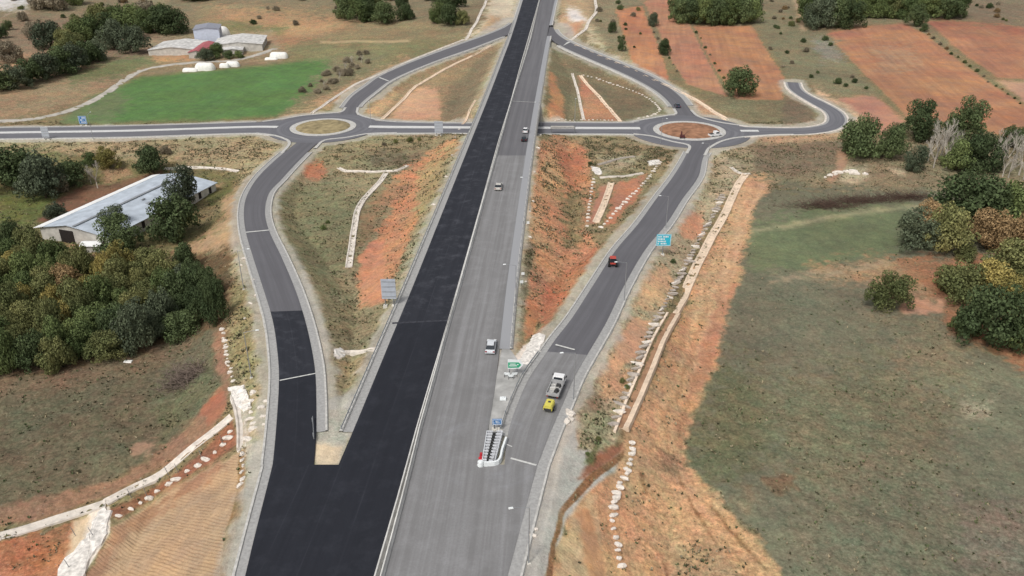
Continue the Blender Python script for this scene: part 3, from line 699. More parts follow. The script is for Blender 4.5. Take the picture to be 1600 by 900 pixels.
m, nt, b = new_mat('soil_and_grass')
at = N(nt, 'ShaderNodeAttribute', attribute_name='soil'); att = N(nt, 'ShaderNodeAttribute', attribute_name='tuft'); atr = N(nt, 'ShaderNodeAttribute', attribute_name='rib')
geo = N(nt, 'ShaderNodeNewGeometry')
def nz(scale, det=5.0, rough=.55, off=0, vec=None):
    n = N(nt, 'ShaderNodeTexNoise', Scale=scale, Detail=det, Roughness=rough)
    mpp = N(nt, 'ShaderNodeMapping'); mpp.inputs['Location'].default_value = (off, off * .7, 0)
    nt.links.new(vec or geo.outputs['Position'], mpp.inputs[0]); nt.links.new(mpp.outputs[0], n.inputs['Vector'])
    return n.outputs[0]
def mth(op, a, b_):
    n = nt.nodes.new('ShaderNodeMath'); n.operation = op
    for s, q in ((n.inputs[0], a), (n.inputs[1], b_)):
        if hasattr(q, 'links'): nt.links.new(q, s)
        else: s.default_value = q
    return n.outputs[0]
big, med, fine, vfine = nz(.035, 5, .6, 3), nz(.22, 6, .65, 17), nz(1.1, 6, .7, 31), nz(3.2, 4, .7, 57)
c = at.outputs['Color']
v1 = mth('ADD', ramp(nt, big, .3, .7, -.10, .10), ramp(nt, med, .3, .7, -.16, .16))
v2 = mth('ADD', v1, mth('MULTIPLY', ramp(nt, fine, .3, .7, -.26, .24), mth('ADD', mth('MULTIPLY', att.outputs['Fac'], 1.3), .35)))
v2 = mth('ADD', v2, ramp(nt, vfine, .3, .7, -.12, .12))
hs = N(nt, 'ShaderNodeHueSaturation'); nt.links.new(c, hs.inputs['Color']); nt.links.new(mth('ADD', v2, 1.0), hs.inputs['Value'])
nt.links.new(ramp(nt, med, .3, .7, .84, 1.02), hs.inputs['Saturation']); nt.links.new(ramp(nt, big, .3, .7, .488, .512), hs.inputs['Hue'])
veg = ramp(nt, att.outputs['Fac'], .04, .30, .10, 1.0)
tintA = mixc(nt, ramp(nt, nz(.45, 7, .75, 201), .40, .60), (1.10, .99, .94, 1), (.90, 1.0, .90, 1))
tintB = mixc(nt, ramp(nt, nz(1.7, 7, .8, 222), .38, .62), (.62, .60, .58, 1), (1.36, 1.34, 1.30, 1))
tintC = mixc(nt, ramp(nt, nz(.09, 4, .6, 240), .35, .65), (1.08, .98, .92, 1), (.93, 1.02, .96, 1))
g0 = mixc(nt, veg, hs.outputs[0], mixc(nt, 1.0, hs.outputs[0], tintA, 'MULTIPLY'))
g1 = mixc(nt, veg, g0, mixc(nt, 1.0, g0, tintB, 'MULTIPLY'))
g2 = mixc(nt, veg, g1, mixc(nt, 1.0, g1, tintC, 'MULTIPLY'))
Fa = Vector(hit(1310, 62)); Fb = Vector(hit(1430, 188)); ang = math.atan2(Fb.y - Fa.y, Fb.x - Fa.x)
fm = N(nt, 'ShaderNodeMapping'); fm.inputs['Rotation'].default_value = (0, 0, -ang); nt.links.new(geo.outputs['Position'], fm.inputs[0])
fs_ = N(nt, 'ShaderNodeMapping'); fs_.inputs['Scale'].default_value = (.015, .42, .3); nt.links.new(fm.outputs[0], fs_.inputs[0])
fn = N(nt, 'ShaderNodeTexNoise', Scale=1.0, Detail=5.0, Roughness=.65); nt.links.new(fs_.outputs[0], fn.inputs['Vector'])
bare_ = ramp(nt, att.outputs['Fac'], .07, .03)
g3 = mixc(nt, bare_, g2, mixc(nt, 1.0, g2, mixc(nt, ramp(nt, fn.outputs[0], .35, .65), (.88, .87, .87, 1), (1.08, 1.08, 1.07, 1)), 'MULTIPLY'))
g2 = mixc(nt, bare_, g3, mixc(nt, 1.0, g3, mixc(nt, ramp(nt, nz(.05, 6, .7, 300), .36, .64), (.86, .90, .96, 1), (1.10, 1.04, 1.0, 1)), 'MULTIPLY'))
# dry pale grass and stones / dark weeds where plants grow
weed = mth('MULTIPLY', ramp(nt, nz(.8, 8, .78, 77), .50, .66, 0, .8), mth('MINIMUM', mth('MULTIPLY', att.outputs['Fac'], 1.35), 1.0))
c2 = mixc(nt, weed, g2, (.092, .085, .050, 1))
straw = mth('MULTIPLY', ramp(nt, nz(1.5, 8, .8, 99), .56, .68), ramp(nt, att.outputs['Fac'], .05, .6, .0, .8))
c3 = mixc(nt, straw, c2, (.40, .34, .24, 1))
stone = mth('MULTIPLY', ramp(nt, nz(2.4, 3, .5, 130), .71, .76), .6)
c4 = mixc(nt, stone, c3, (.42, .38, .33, 1))
# grader tooth marks
A = Vector(hit(190, 822)); B = Vector(hit(330, 868)); dirv = (B - A); dirv.z = 0; dirv.normalize(); nv = (-dirv.y, dirv.x, 0)
dt = N(nt, 'ShaderNodeVectorMath', operation='DOT_PRODUCT'); nt.links.new(geo.outputs['Position'], dt.inputs[0]); dt.inputs[1].default_value = nv
ph = mth('ADD', mth('MULTIPLY', dt.outputs['Value'], 2 * math.pi / .46), mth('MULTIPLY', nz(.25, 3, .5, 9), 4.0))
wv = mth('SINE', ph, 0)
wr = mth('MULTIPLY', ramp(nt, wv, -.3, .9), mth('MULTIPLY', atr.outputs['Fac'], ramp(nt, nz(.5, 4, .6, 12), (.3), .62, .05, .42)))
c5 = mixc(nt, wr, c4, (.26, .15, .08, 1))
nt.links.new(c5, b.inputs['Base Color'])
b.inputs['Roughness'].default_value = .95; b.inputs['Specular IOR Level'].default_value = .1
hgt = mth('ADD', mth('MULTIPLY', fine, .5), mth('ADD', mth('MULTIPLY', med, .8), mth('MULTIPLY', vfine, .2)))
hgt = mth('SUBTRACT', hgt, mth('MULTIPLY', wr, .35))
bp = N(nt, 'ShaderNodeBump', Strength=.7, Distance=.45); nt.links.new(hgt, bp.inputs['Height']); nt.links.new(bp.outputs[0], b.inputs['Normal'])
me.materials.append(m)

# ------------------------------------------------------------------ carriageways
A_DARK = road_mat('fresh_asphalt', (38, 40, 47), .05, .85, (68, 70, 78), .2, sweep=.25)
A_DARK2 = road_mat('fresh_asphalt_older', (43, 45, 52), .08, .85, (88, 89, 96), .2, sweep=.5)
A_GREY = road_mat('worn_grey_asphalt', (124, 123, 123), .32, .9, (162, 162, 164), sweep=.25)
A_MID = road_mat('grey_binder_asphalt', (104, 103, 106), .22, .9, (140, 140, 142))
A_RAMP = road_mat('slip_road_asphalt', (99, 98, 102), .2, .9, (128, 128, 132))
A_SHD = road_mat('pale_hard_shoulder', (150, 151, 154), .3, .9, (190, 190, 192))
def ribbon(name, st, m, dz=0.0, skirt=0.6, org=0.5):
    n = len(st); vs = []; uv = []
    L = 0.0; cols = 8
    for i in range(n):
        if i: L += float(np.hypot(*(((st[i, :2] + st[i, 2:4]) - (st[i - 1, :2] + st[i - 1, 2:4])) / 2)))
        w = float(np.hypot(st[i, 2] - st[i, 0], st[i, 3] - st[i, 1]))
        vs.append((st[i, 0], st[i, 1], st[i, 4] + dz - skirt)); uv.append((-org * w, st[i, 1] if org != .5 else L))
        for j in range(cols + 1):
            t = j / cols
            vs.append((st[i, 0] + (st[i, 2] - st[i, 0]) * t, st[i, 1] + (st[i, 3] - st[i, 1]) * t, st[i, 4] + dz)); uv.append(((t - org) * w, st[i, 1] if org != .5 else L))
        vs.append((st[i, 2], st[i, 3], st[i, 4] + dz - skirt)); uv.append(((1 - org) * w, st[i, 1] if org != .5 else L))
    k = cols + 3
    fs = [(i * k + j, i * k + j + 1, (i + 1) * k + j + 1, (i + 1) * k + j) for i in range(n - 1) for j in range(k - 1)]
    o = link(name, vs, fs, m, uvs=uv); o['kind'] = 'structure'
    return o
def cut(st, v0, v1):
    """stations whose centre shows between two picture rows"""
    u, v = PX((st[:, 0] + st[:, 2]) / 2, (st[:, 1] + st[:, 3]) / 2, st[:, 4])
    return st[(v >= v0 - 1e-6) & (v <= v1 + 1e-6)]
def exact(rows, tab, v0, v1):
    return rows
def split_at(st, v):
    """split a lofted road where its centre shows at picture row v, adding a station there"""
    u, w = PX((st[:, 0] + st[:, 2]) / 2, (st[:, 1] + st[:, 3]) / 2, st[:, 4])
    for i in range(len(st) - 1):
        if (w[i] - v) * (w[i + 1] - v) <= 0:
            t = (w[i] - v) / (w[i] - w[i + 1] + 1e-9); mid = st[i] + (st[i + 1] - st[i]) * t
            return np.vstack([st[:i + 1], mid]), np.vstack([mid, st[i + 1:]])
ribbon('road_surface', ST['west_merged'], A_DARK, 0.012, org=1.0)
lo_, hi_ = split_at(ST['west_main'], 503)
ribbon('road_surface', lo_, A_DARK, 0.008, org=1.0); ribbon('road_surface', hi_, A_DARK2, 0.004, org=1.0)
ribbon('road_surface', ST['east_merged'], A_GREY, 0.012, org=0.0)
lo_, hi_ = split_at(ST['east_main'], 243)
ribbon('road_surface', lo_, A_GREY, 0.008, org=0.0); ribbon('road_surface', hi_, A_MID, 0.004, org=0.0)
lo_, hi_ = split_at(ST['west_slip'], 486)
lo1, lo2 = split_at(lo_, 589)
ribbon('road_surface', lo1, A_DARK, 0.006); ribbon('road_surface', lo2, A_DARK2, 0.0); ribbon('road_surface', hi_, A_RAMP, -0.006)
lo_, hi_ = split_at(ST['east_slip'], 552)
ribbon('road_surface', lo_, A_GREY, 0.004); ribbon('road_surface', hi_, A_RAMP, 0.0)
ribbon('road_surface', ST['west_far_slip'], A_RAMP, -0.03); ribbon('road_surface', ST['east_far_slip'], A_RAMP, -0.034)
A_CROSS = road_mat('cross_road_asphalt', (106, 106, 111), .25, .9, (150, 150, 154))
for q, k_ in enumerate(('cross_west', 'cross_mid', 'cross_east')): ribbon('road_surface', ST[k_], A_CROSS, -0.015 - .004 * q)
def disc_ring(name, c, z, r0, r1, m, top=0.0, skirt=.6, n=72, inner_z=None):
    vs = []; uv = []
    prof = [(r0, -skirt), (r0, top), ((r0 + r1) / 2, top), (r1, top), (r1, -skirt)]
    for i in range(n):
        t = 2 * math.pi * i / n
        for r, dz in prof: vs.append((c[0] + r * math.cos(t), c[1] + r * math.sin(t), z + dz)); uv.append((r, t * (r0 + r1) / 2))
    k = len(prof)
    fs = [(i * k + j, ((i + 1) % n) * k + j, ((i + 1) % n) * k + j + 1, i * k + j + 1) for i in range(n) for j in range(k - 1)]
    return link(name, vs, fs, m, uvs=uv)
RBC = []
for q, (u, v, z, ri, ro) in enumerate(RB):
    c = W(u, v, z); c = (float(c[0]), float(c[1])); RBC.append((c, z, ri, ro))
    o = disc_ring('roundabout_carriageway', c, z, ri, ro, A_CROSS, -0.006); o['kind'] = 'structure'
    t = empty('roundabout_island', (c[0], c[1], z))
    tag(t, ['straw-coloured domed island ringed by a pale kerb, in the left roundabout', 'reddish bare earth island ringed by a pale kerb, in the right roundabout'][q], 'traffic island', 'roundabout islands')
    o = disc_ring('kerb_apron', (0, 0), 0, ri - 2.2, ri, M_KERB, .14)
    o.parent = t
    vs = [(0, 0, .75)]; fs = []; rr = [2.5, 5, 7.5, 9.2, ri - 2.05]; n = 48
    for a_, r in enumerate(rr):
        for i in range(n):
            th = 2 * math.pi * i / n
            hz = .7 * (1 - (r / ri) ** 2) + .12 + .12 * fbm(np.array([r * math.cos(th) / 2 + q * 9]), np.array([r * math.sin(th) / 2]), 5, 2)[0]
            vs.append((r * math.cos(th), r * math.sin(th), hz if a_ < 4 else .1))
    for i in range(n): fs.append((0, 1 + i, 1 + (i + 1) % n))
    for a_ in range(4):
        for i in range(n): fs.append((1 + a_ * n + i, 1 + (a_ + 1) * n + i, 1 + (a_ + 1) * n + (i + 1) % n, 1 + a_ * n + (i + 1) % n))
    mm = mat('island_soil_' + 'ab'[q], [(150, 136, 102), (152, 112, 86)][q], .95, var=.45, scale=.5, bump=.6)
    link('planted_mound', vs, fs, mm, parent=t, smooth=True)

# edge strips: gutter + raised kerb along road edges
def edge_path(st, side):
    return np.stack([st[:, 0], st[:, 1], st[:, 4]], 1) if side == 'L' else np.stack([st[:, 2], st[:, 3], st[:, 4]], 1)
def strip(name, path, side, w, kw, dz, m1, m2):
    s = -1 if side == 'L' else 1
    a = sweep_profile(path, [(s * (-.3), dz - .3), (s * (-.3), dz), (s * (w - kw), dz), (s * (w - kw + .01), dz - .5)], name, m1, skip_caps=True); a['kind'] = 'structure'
    if kw > 0:
        k = sweep_profile(path, [(s * (w - kw), dz - .5), (s * (w - kw), dz + .15), (s * w, dz + .15), (s * (w + .25), dz - .6)], 'kerb', m2, skip_caps=True); k['kind'] = 'structure'
def trim(st, v0, v1):
    u, v = PX((st[:, 0] + st[:, 2]) / 2, (st[:, 1] + st[:, 3]) / 2, st[:, 4])
    return st[(v >= v0) & (v <= v1)]
strip('shoulder', edge_path(ST['west_merged'], 'L'), 'L', 1.6, .35, -.03, M_GUT, M_KERB)
strip('shoulder', edge_path(trim(ST['west_main'], -999, 700), 'L'), 'L', 2.1, .55, -.032, M_GUT, M_KERB)
strip('shoulder', edge_path(ST['east_merged'], 'R'), 'R', 1.8, .3, -.03, M_GUT, M_KERB)
strip('shoulder', edge_path(trim(ST['east_main'], 55, 560), 'R'), 'R', 2.4, .5, -.034, A_SHD, M_KERB)
strip('shoulder', edge_path(trim(ST['east_main'], -999, 40), 'R'), 'R', 2.0, .5, -.034, A_SHD, M_KERB)
strip('shoulder', edge_path(trim(ST['west_slip'], 233, 728), 'L'), 'L', 1.7, .3, -.05, M_GUT, M_KERB)
strip('shoulder', edge_path(trim(ST['west_slip'], 233, 690), 'R'), 'R', 1.7, .3, -.052, M_GUT, M_KERB)
strip('shoulder', edge_path(trim(ST['east_slip'], 236, 690), 'L'), 'L', 1.5, .3, -.05, M_GUT, M_KERB)
strip('shoulder', edge_path(trim(ST['east_slip'], 236, 728), 'R'), 'R', 1.8, .3, -.054, M_GUT, M_KERB)
strip('shoulder', edge_path(trim(ST['west_far_slip'], 38, 168), 'L'), 'L', 1.8, .4, -.06, M_GUT, M_KERB)
strip('shoulder', edge_path(trim(ST['west_far_slip'], 52, 168), 'R'), 'R', 1.8, .4, -.06, M_GUT, M_KERB)
strip('shoulder', edge_path(trim(ST['east_far_slip'], 66, 166), 'L'), 'L', 1.8, .4, -.06, M_GUT, M_KERB)
strip('shoulder', edge_path(trim(ST['east_far_slip'], 48, 166), 'R'), 'R', 2.6, .4, -.06, M_GUT, M_KERB)
def xr(st, a, b, side):
    u, v = PX((st[:, 0] + st[:, 2]) / 2, (st[:, 1] + st[:, 3]) / 2, st[:, 4])
    return edge_path(st[(u >= a) & (u <= b)], side)
strip('shoulder', xr(ST['cross_west'], -999, 425, 'L'), 'L', 1.4, .3, -.05, M_GUT, M_KERB)
strip('shoulder', xr(ST['cross_west'], -999, 432, 'R'), 'R', 1.4, .3, -.05, M_GUT, M_KERB)
strip('shoulder', xr(ST['cross_mid'], 585, 1000, 'L'), 'L', 1.6, .3, -.05, M_GUT, M_KERB)
strip('shoulder', xr(ST['cross_mid'], 575, 1005, 'R'), 'R', 1.6, .3, -.05, M_GUT, M_KERB)
strip('shoulder', edge_path(ST['cross_east'][3:], 'L'), 'L', 1.6, .7, -.05, M_GUT, M_WHITE)
strip('shoulder', edge_path(ST['cross_east'][3:], 'R'), 'R', 1.6, .7, -.05, M_GUT, M_WHITE)
# arcs of kerb where the slip roads meet the roundabouts (px polylines at z=-5)
def px_path(pts, z, step=1.5):
    P = np.array([(*W(u, v, z), z) for u, v in pts], float); return catmull(P, step)
for pts in ([(400, 208), (430, 212), (452, 222), (440, 240)], [(410, 190), (440, 186), (470, 181), (505, 177.5), (532, 175), (540, 168)], [(559, 168), (560, 178), (585, 186), (620, 190)],
            [(492, 232), (508, 219), (540, 215), (575, 209), (620, 207.5)],
            [(980, 191), (1010, 186), (1045, 180), (1056, 178), (1053, 170)], [(1080, 172), (1092, 182), (1120, 190), (1160, 196), (1200, 199.5)], [(990, 209), (1020, 213), (1050, 221), (1076, 227), (1073, 240)],
            [(1101, 243), (1110, 230), (1140, 217), (1200, 211), (1240, 210)]):
    p = px_path(pts, -5)
    k = sweep_profile(p, [(-.5, -.6), (-.5, .10), (.5, .10), (.5, -.6)], 'kerb', M_KERB, skip_caps=True); k['kind'] = 'structure'
# splitter medians of the cross road
gp = [(762, 682), (767, 640), (773, 600), (784, 545), (797, 545), (812, 566), (832, 572), (823, 597), (808, 630), (793, 680)]
gp = [(*map(float, W(u, v, 0)), -.07) for u, v in gp]
link('gore_paving', gp, [tuple(range(len(gp)))[::-1]], mat('gore_concrete', (166, 165, 162), .95, var=.3, scale=.5, bump=.2))['kind'] = 'structure'
for pts, ws in (([(-500, 215), (-200, 211), (0, 207.5), (200, 204.5), (400, 198.3), (434, 198.5)], 1.1), ([(577, 198), (620, 198.7), (722, 199.3), (858, 200), (1000, 200.5)], 1.3), ([(1157, 204.6), (1185, 204.6)], 1.0)):
    p = px_path(pts, -5, 4)
    t_ = sweep_profile(p, [(-ws, -.3), (-ws, .14), (ws, .14), (ws, -.3)], 'splitter_median', mat('median_white', (204, 204, 202), .8, var=.1))
    t_['kind'] = 'structure'
# ------------------------------------------------------------------ things along the road
ORD = ['', 'first', 'second', 'third', 'fourth', 'fifth', 'sixth', 'seventh', 'eighth', 'ninth', 'tenth', 'eleventh', 'twelfth']
def nth(i):
    return ORD[i] if i < len(ORD) else '%d%s' % (i, 'th' if 10 <= i % 100 <= 20 else {1: 'st', 2: 'nd', 3: 'rd'}.get(i % 10, 'th'))
def ground_path(pts, step=1.6):
    P = np.array([p for p in hits(pts)]); P = catmull(P, step)
    P[:, 2] = height(P[:, 0], P[:, 1]); z = P[:, 2].copy()
    z[1:-1] = (z[:-2] + 2 * z[1:-1] + z[2:]) / 4; P[:, 2] = z
    return P
# median barrier
mb_ = np.vstack([edge_path(ST['east_merged'], 'L'), edge_path(ST['east_main'], 'L')[1:]])
mw_ = np.vstack([edge_path(ST['west_merged'], 'R'), edge_path(ST['west_main'], 'R')[1:]])
nm = min(len(mb_), len(mw_)); mid = []
for p in mb_:
    j = np.argmin(np.hypot(mw_[:, 0] - p[0], mw_[:, 1] - p[1])); mid.append(p)
mid = np.array(mid)
def median_mid(y):
    a = np.interp(y, mb_[:, 1], mb_[:, 0]); b = np.interp(y, mw_[:, 1], mw_[:, 0]); z = np.interp(y, mb_[:, 1], mb_[:, 2]); return a, b, z
ysm = np.concatenate([np.arange(45, 660, 8.0), np.arange(680, 1500, 40.0)])
vs = []; fs = []
for i, y in enumerate(ysm):
    a, b_, z = median_mid(y)
    vs += [(b_ - .1, y, z - .3), (b_ - .1, y, z - .01), (a + .1, y, z - .01), (a + .1, y, z - .3)]
    if i: fs += [(4 * i - 4 + j, 4 * i + j, 4 * i + j + 1, 4 * i - 3 + j) for j in range(3)]
link('median_strip', vs, fs, M_GUT)['kind'] = 'structure'
BM = [[], []]
for y in ysm:
    a, b_, z = median_mid(y)
    BM[0].append((a - .32, y, z)); BM[1].append((b_ + .32, y, z))
bar = [(-.3, -.2), (-.3, .06), (-.16, .28), (-.09, .82), (.09, .82), (.16, .28), (.3, .06), (.3, -.2)]
M_BAR = mat('barrier_concrete', (205, 203, 198), .9, var=.18, scale=.5)
o = sweep_profile(BM[0], bar, 'concrete_barrier', M_BAR); tag(o, 'long pale concrete barrier bordering the worn grey carriageway along the median', 'barrier', 'median barriers')
o = sweep_profile(BM[1], bar, 'concrete_barrier', M_BAR); tag(o, 'long pale concrete barrier bordering the fresh black carriageway along the median', 'barrier', 'median barriers')

# guard rails: beam with posts
def guard_rail(path, label, side=1):
    P = catmull(np.array(path), 4)
    o = empty('guard_rail', P[0], 0, label, 'guard rail', 'steel guard rails')
    Q = P - P[0]
    sweep_profile(Q, [(0, .42), (.05, .5), (0, .58), (.05, .66), (0, .74), (-.04, .74), (-.04, .42), (0, .42)], 'rail', M_STEEL, parent=o)
    L = 0; nxt = 0; k = 0; first = None; steps = np.hypot(*(P[1:, :2] - P[:-1, :2]).T)
    tot = steps.sum(); sp_ = max(4.0, tot / 95)
    cum = np.concatenate([[0], np.cumsum(steps)])
    for d in np.arange(0.5, tot, sp_):
        p = [np.interp(d, cum, Q[:, c_]) for c_ in range(3)]
        if first is None:
            first = MB().box(-.06, .06, -.05, .05, -.7, .74).build('post', M_STEEL, o); q = first
        else:
            q = first.copy(); COL.objects.link(q); q.parent = o
        q.location = (p[0] - .1, p[1], p[2])
    return o
def offs(path, d):
    P = np.array(path); T = np.gradient(P[:, :2], axis=0); T /= np.linalg.norm(T, axis=1)[:, None]
    P = P.copy(); P[:, 0] += T[:, 1] * d; P[:, 1] -= T[:, 0] * d; return P
guard_rail(offs(edge_path(trim(ST['east_main'], 62, 556), 'R'), 2.15), 'steel guard rail on the white kerb right of the grey carriageway')
guard_rail(offs(edge_path(trim(ST['east_slip'], 545, 690), 'L'), -1.2), 'short steel guard rail along the left edge of the slip road beside the white truck')
guard_rail(offs(edge_path(trim(ST['west_main'], 30, 700), 'L'), -1.8), 'long steel guard rail on the white kerb left of the fresh black carriageway')
guard_rail(offs(edge_path(trim(ST['west_slip'], 672, 760), 'R'), 0.3)[:] if len(trim(ST['west_slip'], 655, 690)) > 3 and False else px_path([(489, 656), (491, 690)], 0, 2), 'very short white rail at the edge of the black slip road above the gore tip')

# drainage channels
def channel(pts, w, label, m=None, lip=.28, group='concrete drainage channels', name='drainage_channel'):
    P = ground_path(pts)
    h = w / 2
    o = sweep_profile(P, [(-h - .25, -.5), (-h - .1, lip), (-h + .12, lip), (-h * .45, .06), (h * .45, .06), (h - .12, lip), (h + .1, lip), (h + .25, -.5)], name, m or M_WHITE)
    return tag(o, label, 'drainage channel', group)
channel([(-120, 868), (0, 840), (90, 812), (165, 788)], 1.5, 'white lined ditch crossing the lower left corner, left of the junction')
channel([(165, 786), (215, 760), (265, 732), (315, 690), (362, 652)], 1.35, 'white lined ditch rising right from the junction towards the slip road')
channel([(367, 618), (374, 640), (378, 668), (378, 700)], 1.3, 'short white ditch running down beside the slip road gravel')
channel([(529, 263), (541, 268), (575, 269), (606, 268), (620, 267), (637, 259)], 1.0, 'white ditch across the top of the left interior hollow')
channel([(603, 271), (592, 287), (574, 306), (560, 326), (554, 355), (549, 390), (545, 418)], 1.45, 'white ditch running down the middle of the left interior hollow')
channel([(588, 547), (570, 549), (548, 553), (530, 551)], .9, 'short white spillway running from the black carriageway into the left hollow')
M_TAN = mat('tan_lined_ditch', (222, 200, 176), .95, var=.2, scale=.8, bump=.3)
channel([(598, 186), (612, 173), (628, 158), (645, 140), (665, 126), (700, 106), (735, 89), (768, 72)], 1.3, 'thin tan ditch cutting diagonally through the upper left interior triangle', M_TAN)
channel([(722, 195), (733, 175), (743, 157)], .6, 'thin yellowish gutter descending the bank left of the motorway', M_TAN)
channel([(907, 118), (921, 136), (940, 156), (958, 177), (969, 190)], 1.2, 'pale diagonal ditch through the middle of the upper right interior triangle', M_TAN)
channel([(894, 115), (902, 140), (907, 165), (912, 187)], .9, 'grey stony ditch left of the diagonal one in the upper right interior')
channel([(955, 286), (948, 308), (940, 328), (931, 348)], 1.7, 'wide cream ditch between two converging rows of white stones', M_TAN)
channel([(937, 278), (965, 276), (1005, 271)], .7, 'thin pale ditch across the head of the red hollow')
channel([(935, 258), (955, 252), (975, 247), (992, 245)], .9, 'upper grey gutter above the head of the red hollow', M_STONEG)
channel([(1166, 272), (1152, 292), (1141, 315), (1131, 337), (1112, 370), (1094, 405), (1075, 445), (1064, 470), (1052, 490)], 2.0, 'upper wide cream length of the long ditch right of the slip road', M_TAN)
lowd = channel([(1052, 490), (1029, 530), (1003, 592), (986, 630), (968, 668)], 2.7, 'lower brown-floored length of the long ditch right of the slip road', M_TAN, .4)
P = ground_path([(1052, 490), (1029, 530), (1003, 592), (986, 630), (968, 668)])
sweep_profile(P, [(-.55, .0), (-.5, .14), (.5, .14), (.55, .0)], 'silt_floor', mat('brown_silt', (164, 128, 100), .95, var=.3, scale=.8), parent=lowd)
channel([(1142, 262), (1158, 272), (1172, 272)], .8, 'short white inlet at the head of the long ditch')
channel([(257, 264), (290, 262), (330, 263), (372, 268)], 1.3, 'white track-like ditch behind the long barn')
channel([(765, -20), (760, 0), (752, 18), (745, 34), (736, 48), (728, 62)], 1.4, 'white ditch down the cut left of the motorway at the top')
channel([(928, -20), (930, 0), (931, 20), (920, 34), (912, 48), (893, 62)], 1.6, 'bright white ditch down the cut right of the motorway at the top')
channel([(893, 69), (925, 83), (965, 99), (1010, 120), (1055, 140), (1085, 155), (1115, 175), (1136, 188)], 1.5, 'long tan ditch outside the upper right slip road', M_TAN)
channel([(487, 178), (510, 162), (540, 142), (562, 129), (600, 114), (650, 92), (725, 62)], 1.2, 'long pale ditch outside the upper left slip road')
M_EDGE = mat('cream_ditch_edge', (234, 214, 192), .9, var=.15, scale=1)
for (a, b_), lb in zip([((1040, 502), (966, 664)), ((1064, 494), (988, 656))], ('left', 'right')):
    pts = {'left': [(1043, 490), (1018, 534), (993, 594), (975, 636), (960, 676)], 'right': [(1060, 490), (1040, 530), (1013, 590), (996, 630), (976, 668)]}[lb]
    P = ground_path(pts)
    tag(sweep_profile(P, [(-.24, -.3), (-.22, .36), (.22, .36), (.24, -.3)], 'ditch_edge', M_EDGE), 'cream raised %s edge of the brown-floored ditch' % lb, 'ditch edge', 'cream ditch edges')
# aprons and rubble pads
def pad(pts, label, m, th=.25):
    P = hits(pts); c_ = P.mean(0); n = 7; vs = []; k = len(P)
    D = catmull(np.vstack([P, P[:1]]), 1.2)[:-1]; k = len(D)
    vs = [(c_[0], c_[1], height(c_[:1], c_[1:2])[0] + th)]
    for f_, dz in ((.4, th), (.75, th), (.97, th * .9), (1.06, -.4)):
        for j, p in enumerate(D):
            x = c_[0] + (p[0] - c_[0]) * f_; y = c_[1] + (p[1] - c_[1]) * f_
            if f_ > .9: x += .3 * random.uniform(-1, 1); y += .3 * random.uniform(-1, 1)
            vs.append((x, y, float(height(np.array([x]), np.array([y]))[0]) + dz + random.uniform(-.06, .06)))
    fs = [(0, 1 + j, 1 + (j + 1) % k) for j in range(k)]
    for r in range(3): fs += [(1 + r * k + j, 1 + (r + 1) * k + j, 1 + (r + 1) * k + (j + 1) % k, 1 + r * k + (j + 1) % k) for j in range(k)]
    return tag(link('rubble_apron', vs, fs, m), label, 'rubble apron', 'white rubble aprons')
M_RUB = mat('white_rubble', (226, 220, 212), .95, var=.35, scale=1.6, bump=.8)
pad([(160, 792), (173, 800), (170, 826), (158, 850), (140, 880), (128, 905), (90, 905), (104, 872), (135, 842), (145, 815)], 'broad white rubble apron below the ditch junction at the lower left', M_RUB)
pad([(833, 524), (852, 524), (846, 545), (836, 562), (816, 575), (806, 570), (822, 545)], 'white rubble chute behind the green exit sign', M_RUB)
pad([(523, 546), (533, 545), (540, 552), (532, 558), (524, 555)], 'small white rubble puddle at the end of the left spillway', M_RUB)
pad([(923, 260), (938, 264), (939, 274), (930, 272)], 'small white patch at the head of the left stone row', M_RUB)
pad([(358, 606), (380, 604), (390, 625), (388, 640), (370, 640), (362, 625)], 'broken white slabs piled at the top of the short roadside ditch', M_RUB, .35)
pad([(1012, 252), (1030, 250), (1026, 257), (1014, 259)], 'white patch at the head of the right stone row', M_RUB)

# stones
def stone_mesh(name, seed, sx, sy, sz, m):
    import bmesh
    rn = random.Random(seed)
    bm = bmesh.new(); bmesh.ops.create_icosphere(bm, subdivisions=2, radius=1.0)
    for v in bm.verts:
        k = 1 + rn.uniform(-.26, .22); v.co = Vector((v.co.x * sx * k, v.co.y * sy * k, v.co.z * sz * k))
        if v.co.z < -.15: v.co.z = -.15 - .1
    me_ = bpy.data.meshes.new(name); bm.to_mesh(me_); bm.free(); me_.materials.append(m); return me_
ST_M = [stone_mesh('limestone_block', s, a, b_, c_, M_STONE) for s, a, b_, c_ in ((1, .62, .42, .38), (2, .85, .5, .42), (3, .5, .45, .35), (4, 1.15, .42, .4))]
def stones(pts, n, sizes, rot, label, group, jitter=.2, name='stone_block', kinds=(0, 1, 2), mm=None, skip=0):
    P = ground_path(pts, 1.0)
    cum = np.concatenate([[0], np.cumsum(np.hypot(*(P[1:, :2] - P[:-1, :2]).T))])
    for i in range(n):
        d = cum[-1] * (i + .5) / n + random.uniform(-jitter, jitter)
        x = np.interp(d, cum, P[:, 0]) + random.uniform(-jitter, jitter); y = np.interp(d, cum, P[:, 1])
        z = float(height(np.array([x]), np.array([y]))[0])
        o = bpy.data.objects.new(name, ST_M[kinds[i % len(kinds)]]); COL.objects.link(o)
        s = random.uniform(*sizes) * random.choice([.7, .9, 1.0, 1.1]); o.scale = (s * random.uniform(.8, 1.4), s * random.uniform(.8, 1.15), s)
        o.location = (x, y, z + .08); o.rotation_euler = (R(random.uniform(-14, 14)), R(random.uniform(-14, 14)), R(rot + random.uniform(-30, 30)))
        tag(o, label(i + 1, n), 'stone', group)
def lab(fmt):
    return lambda i, n: fmt.format(nth(i), nth(n + 1 - i))
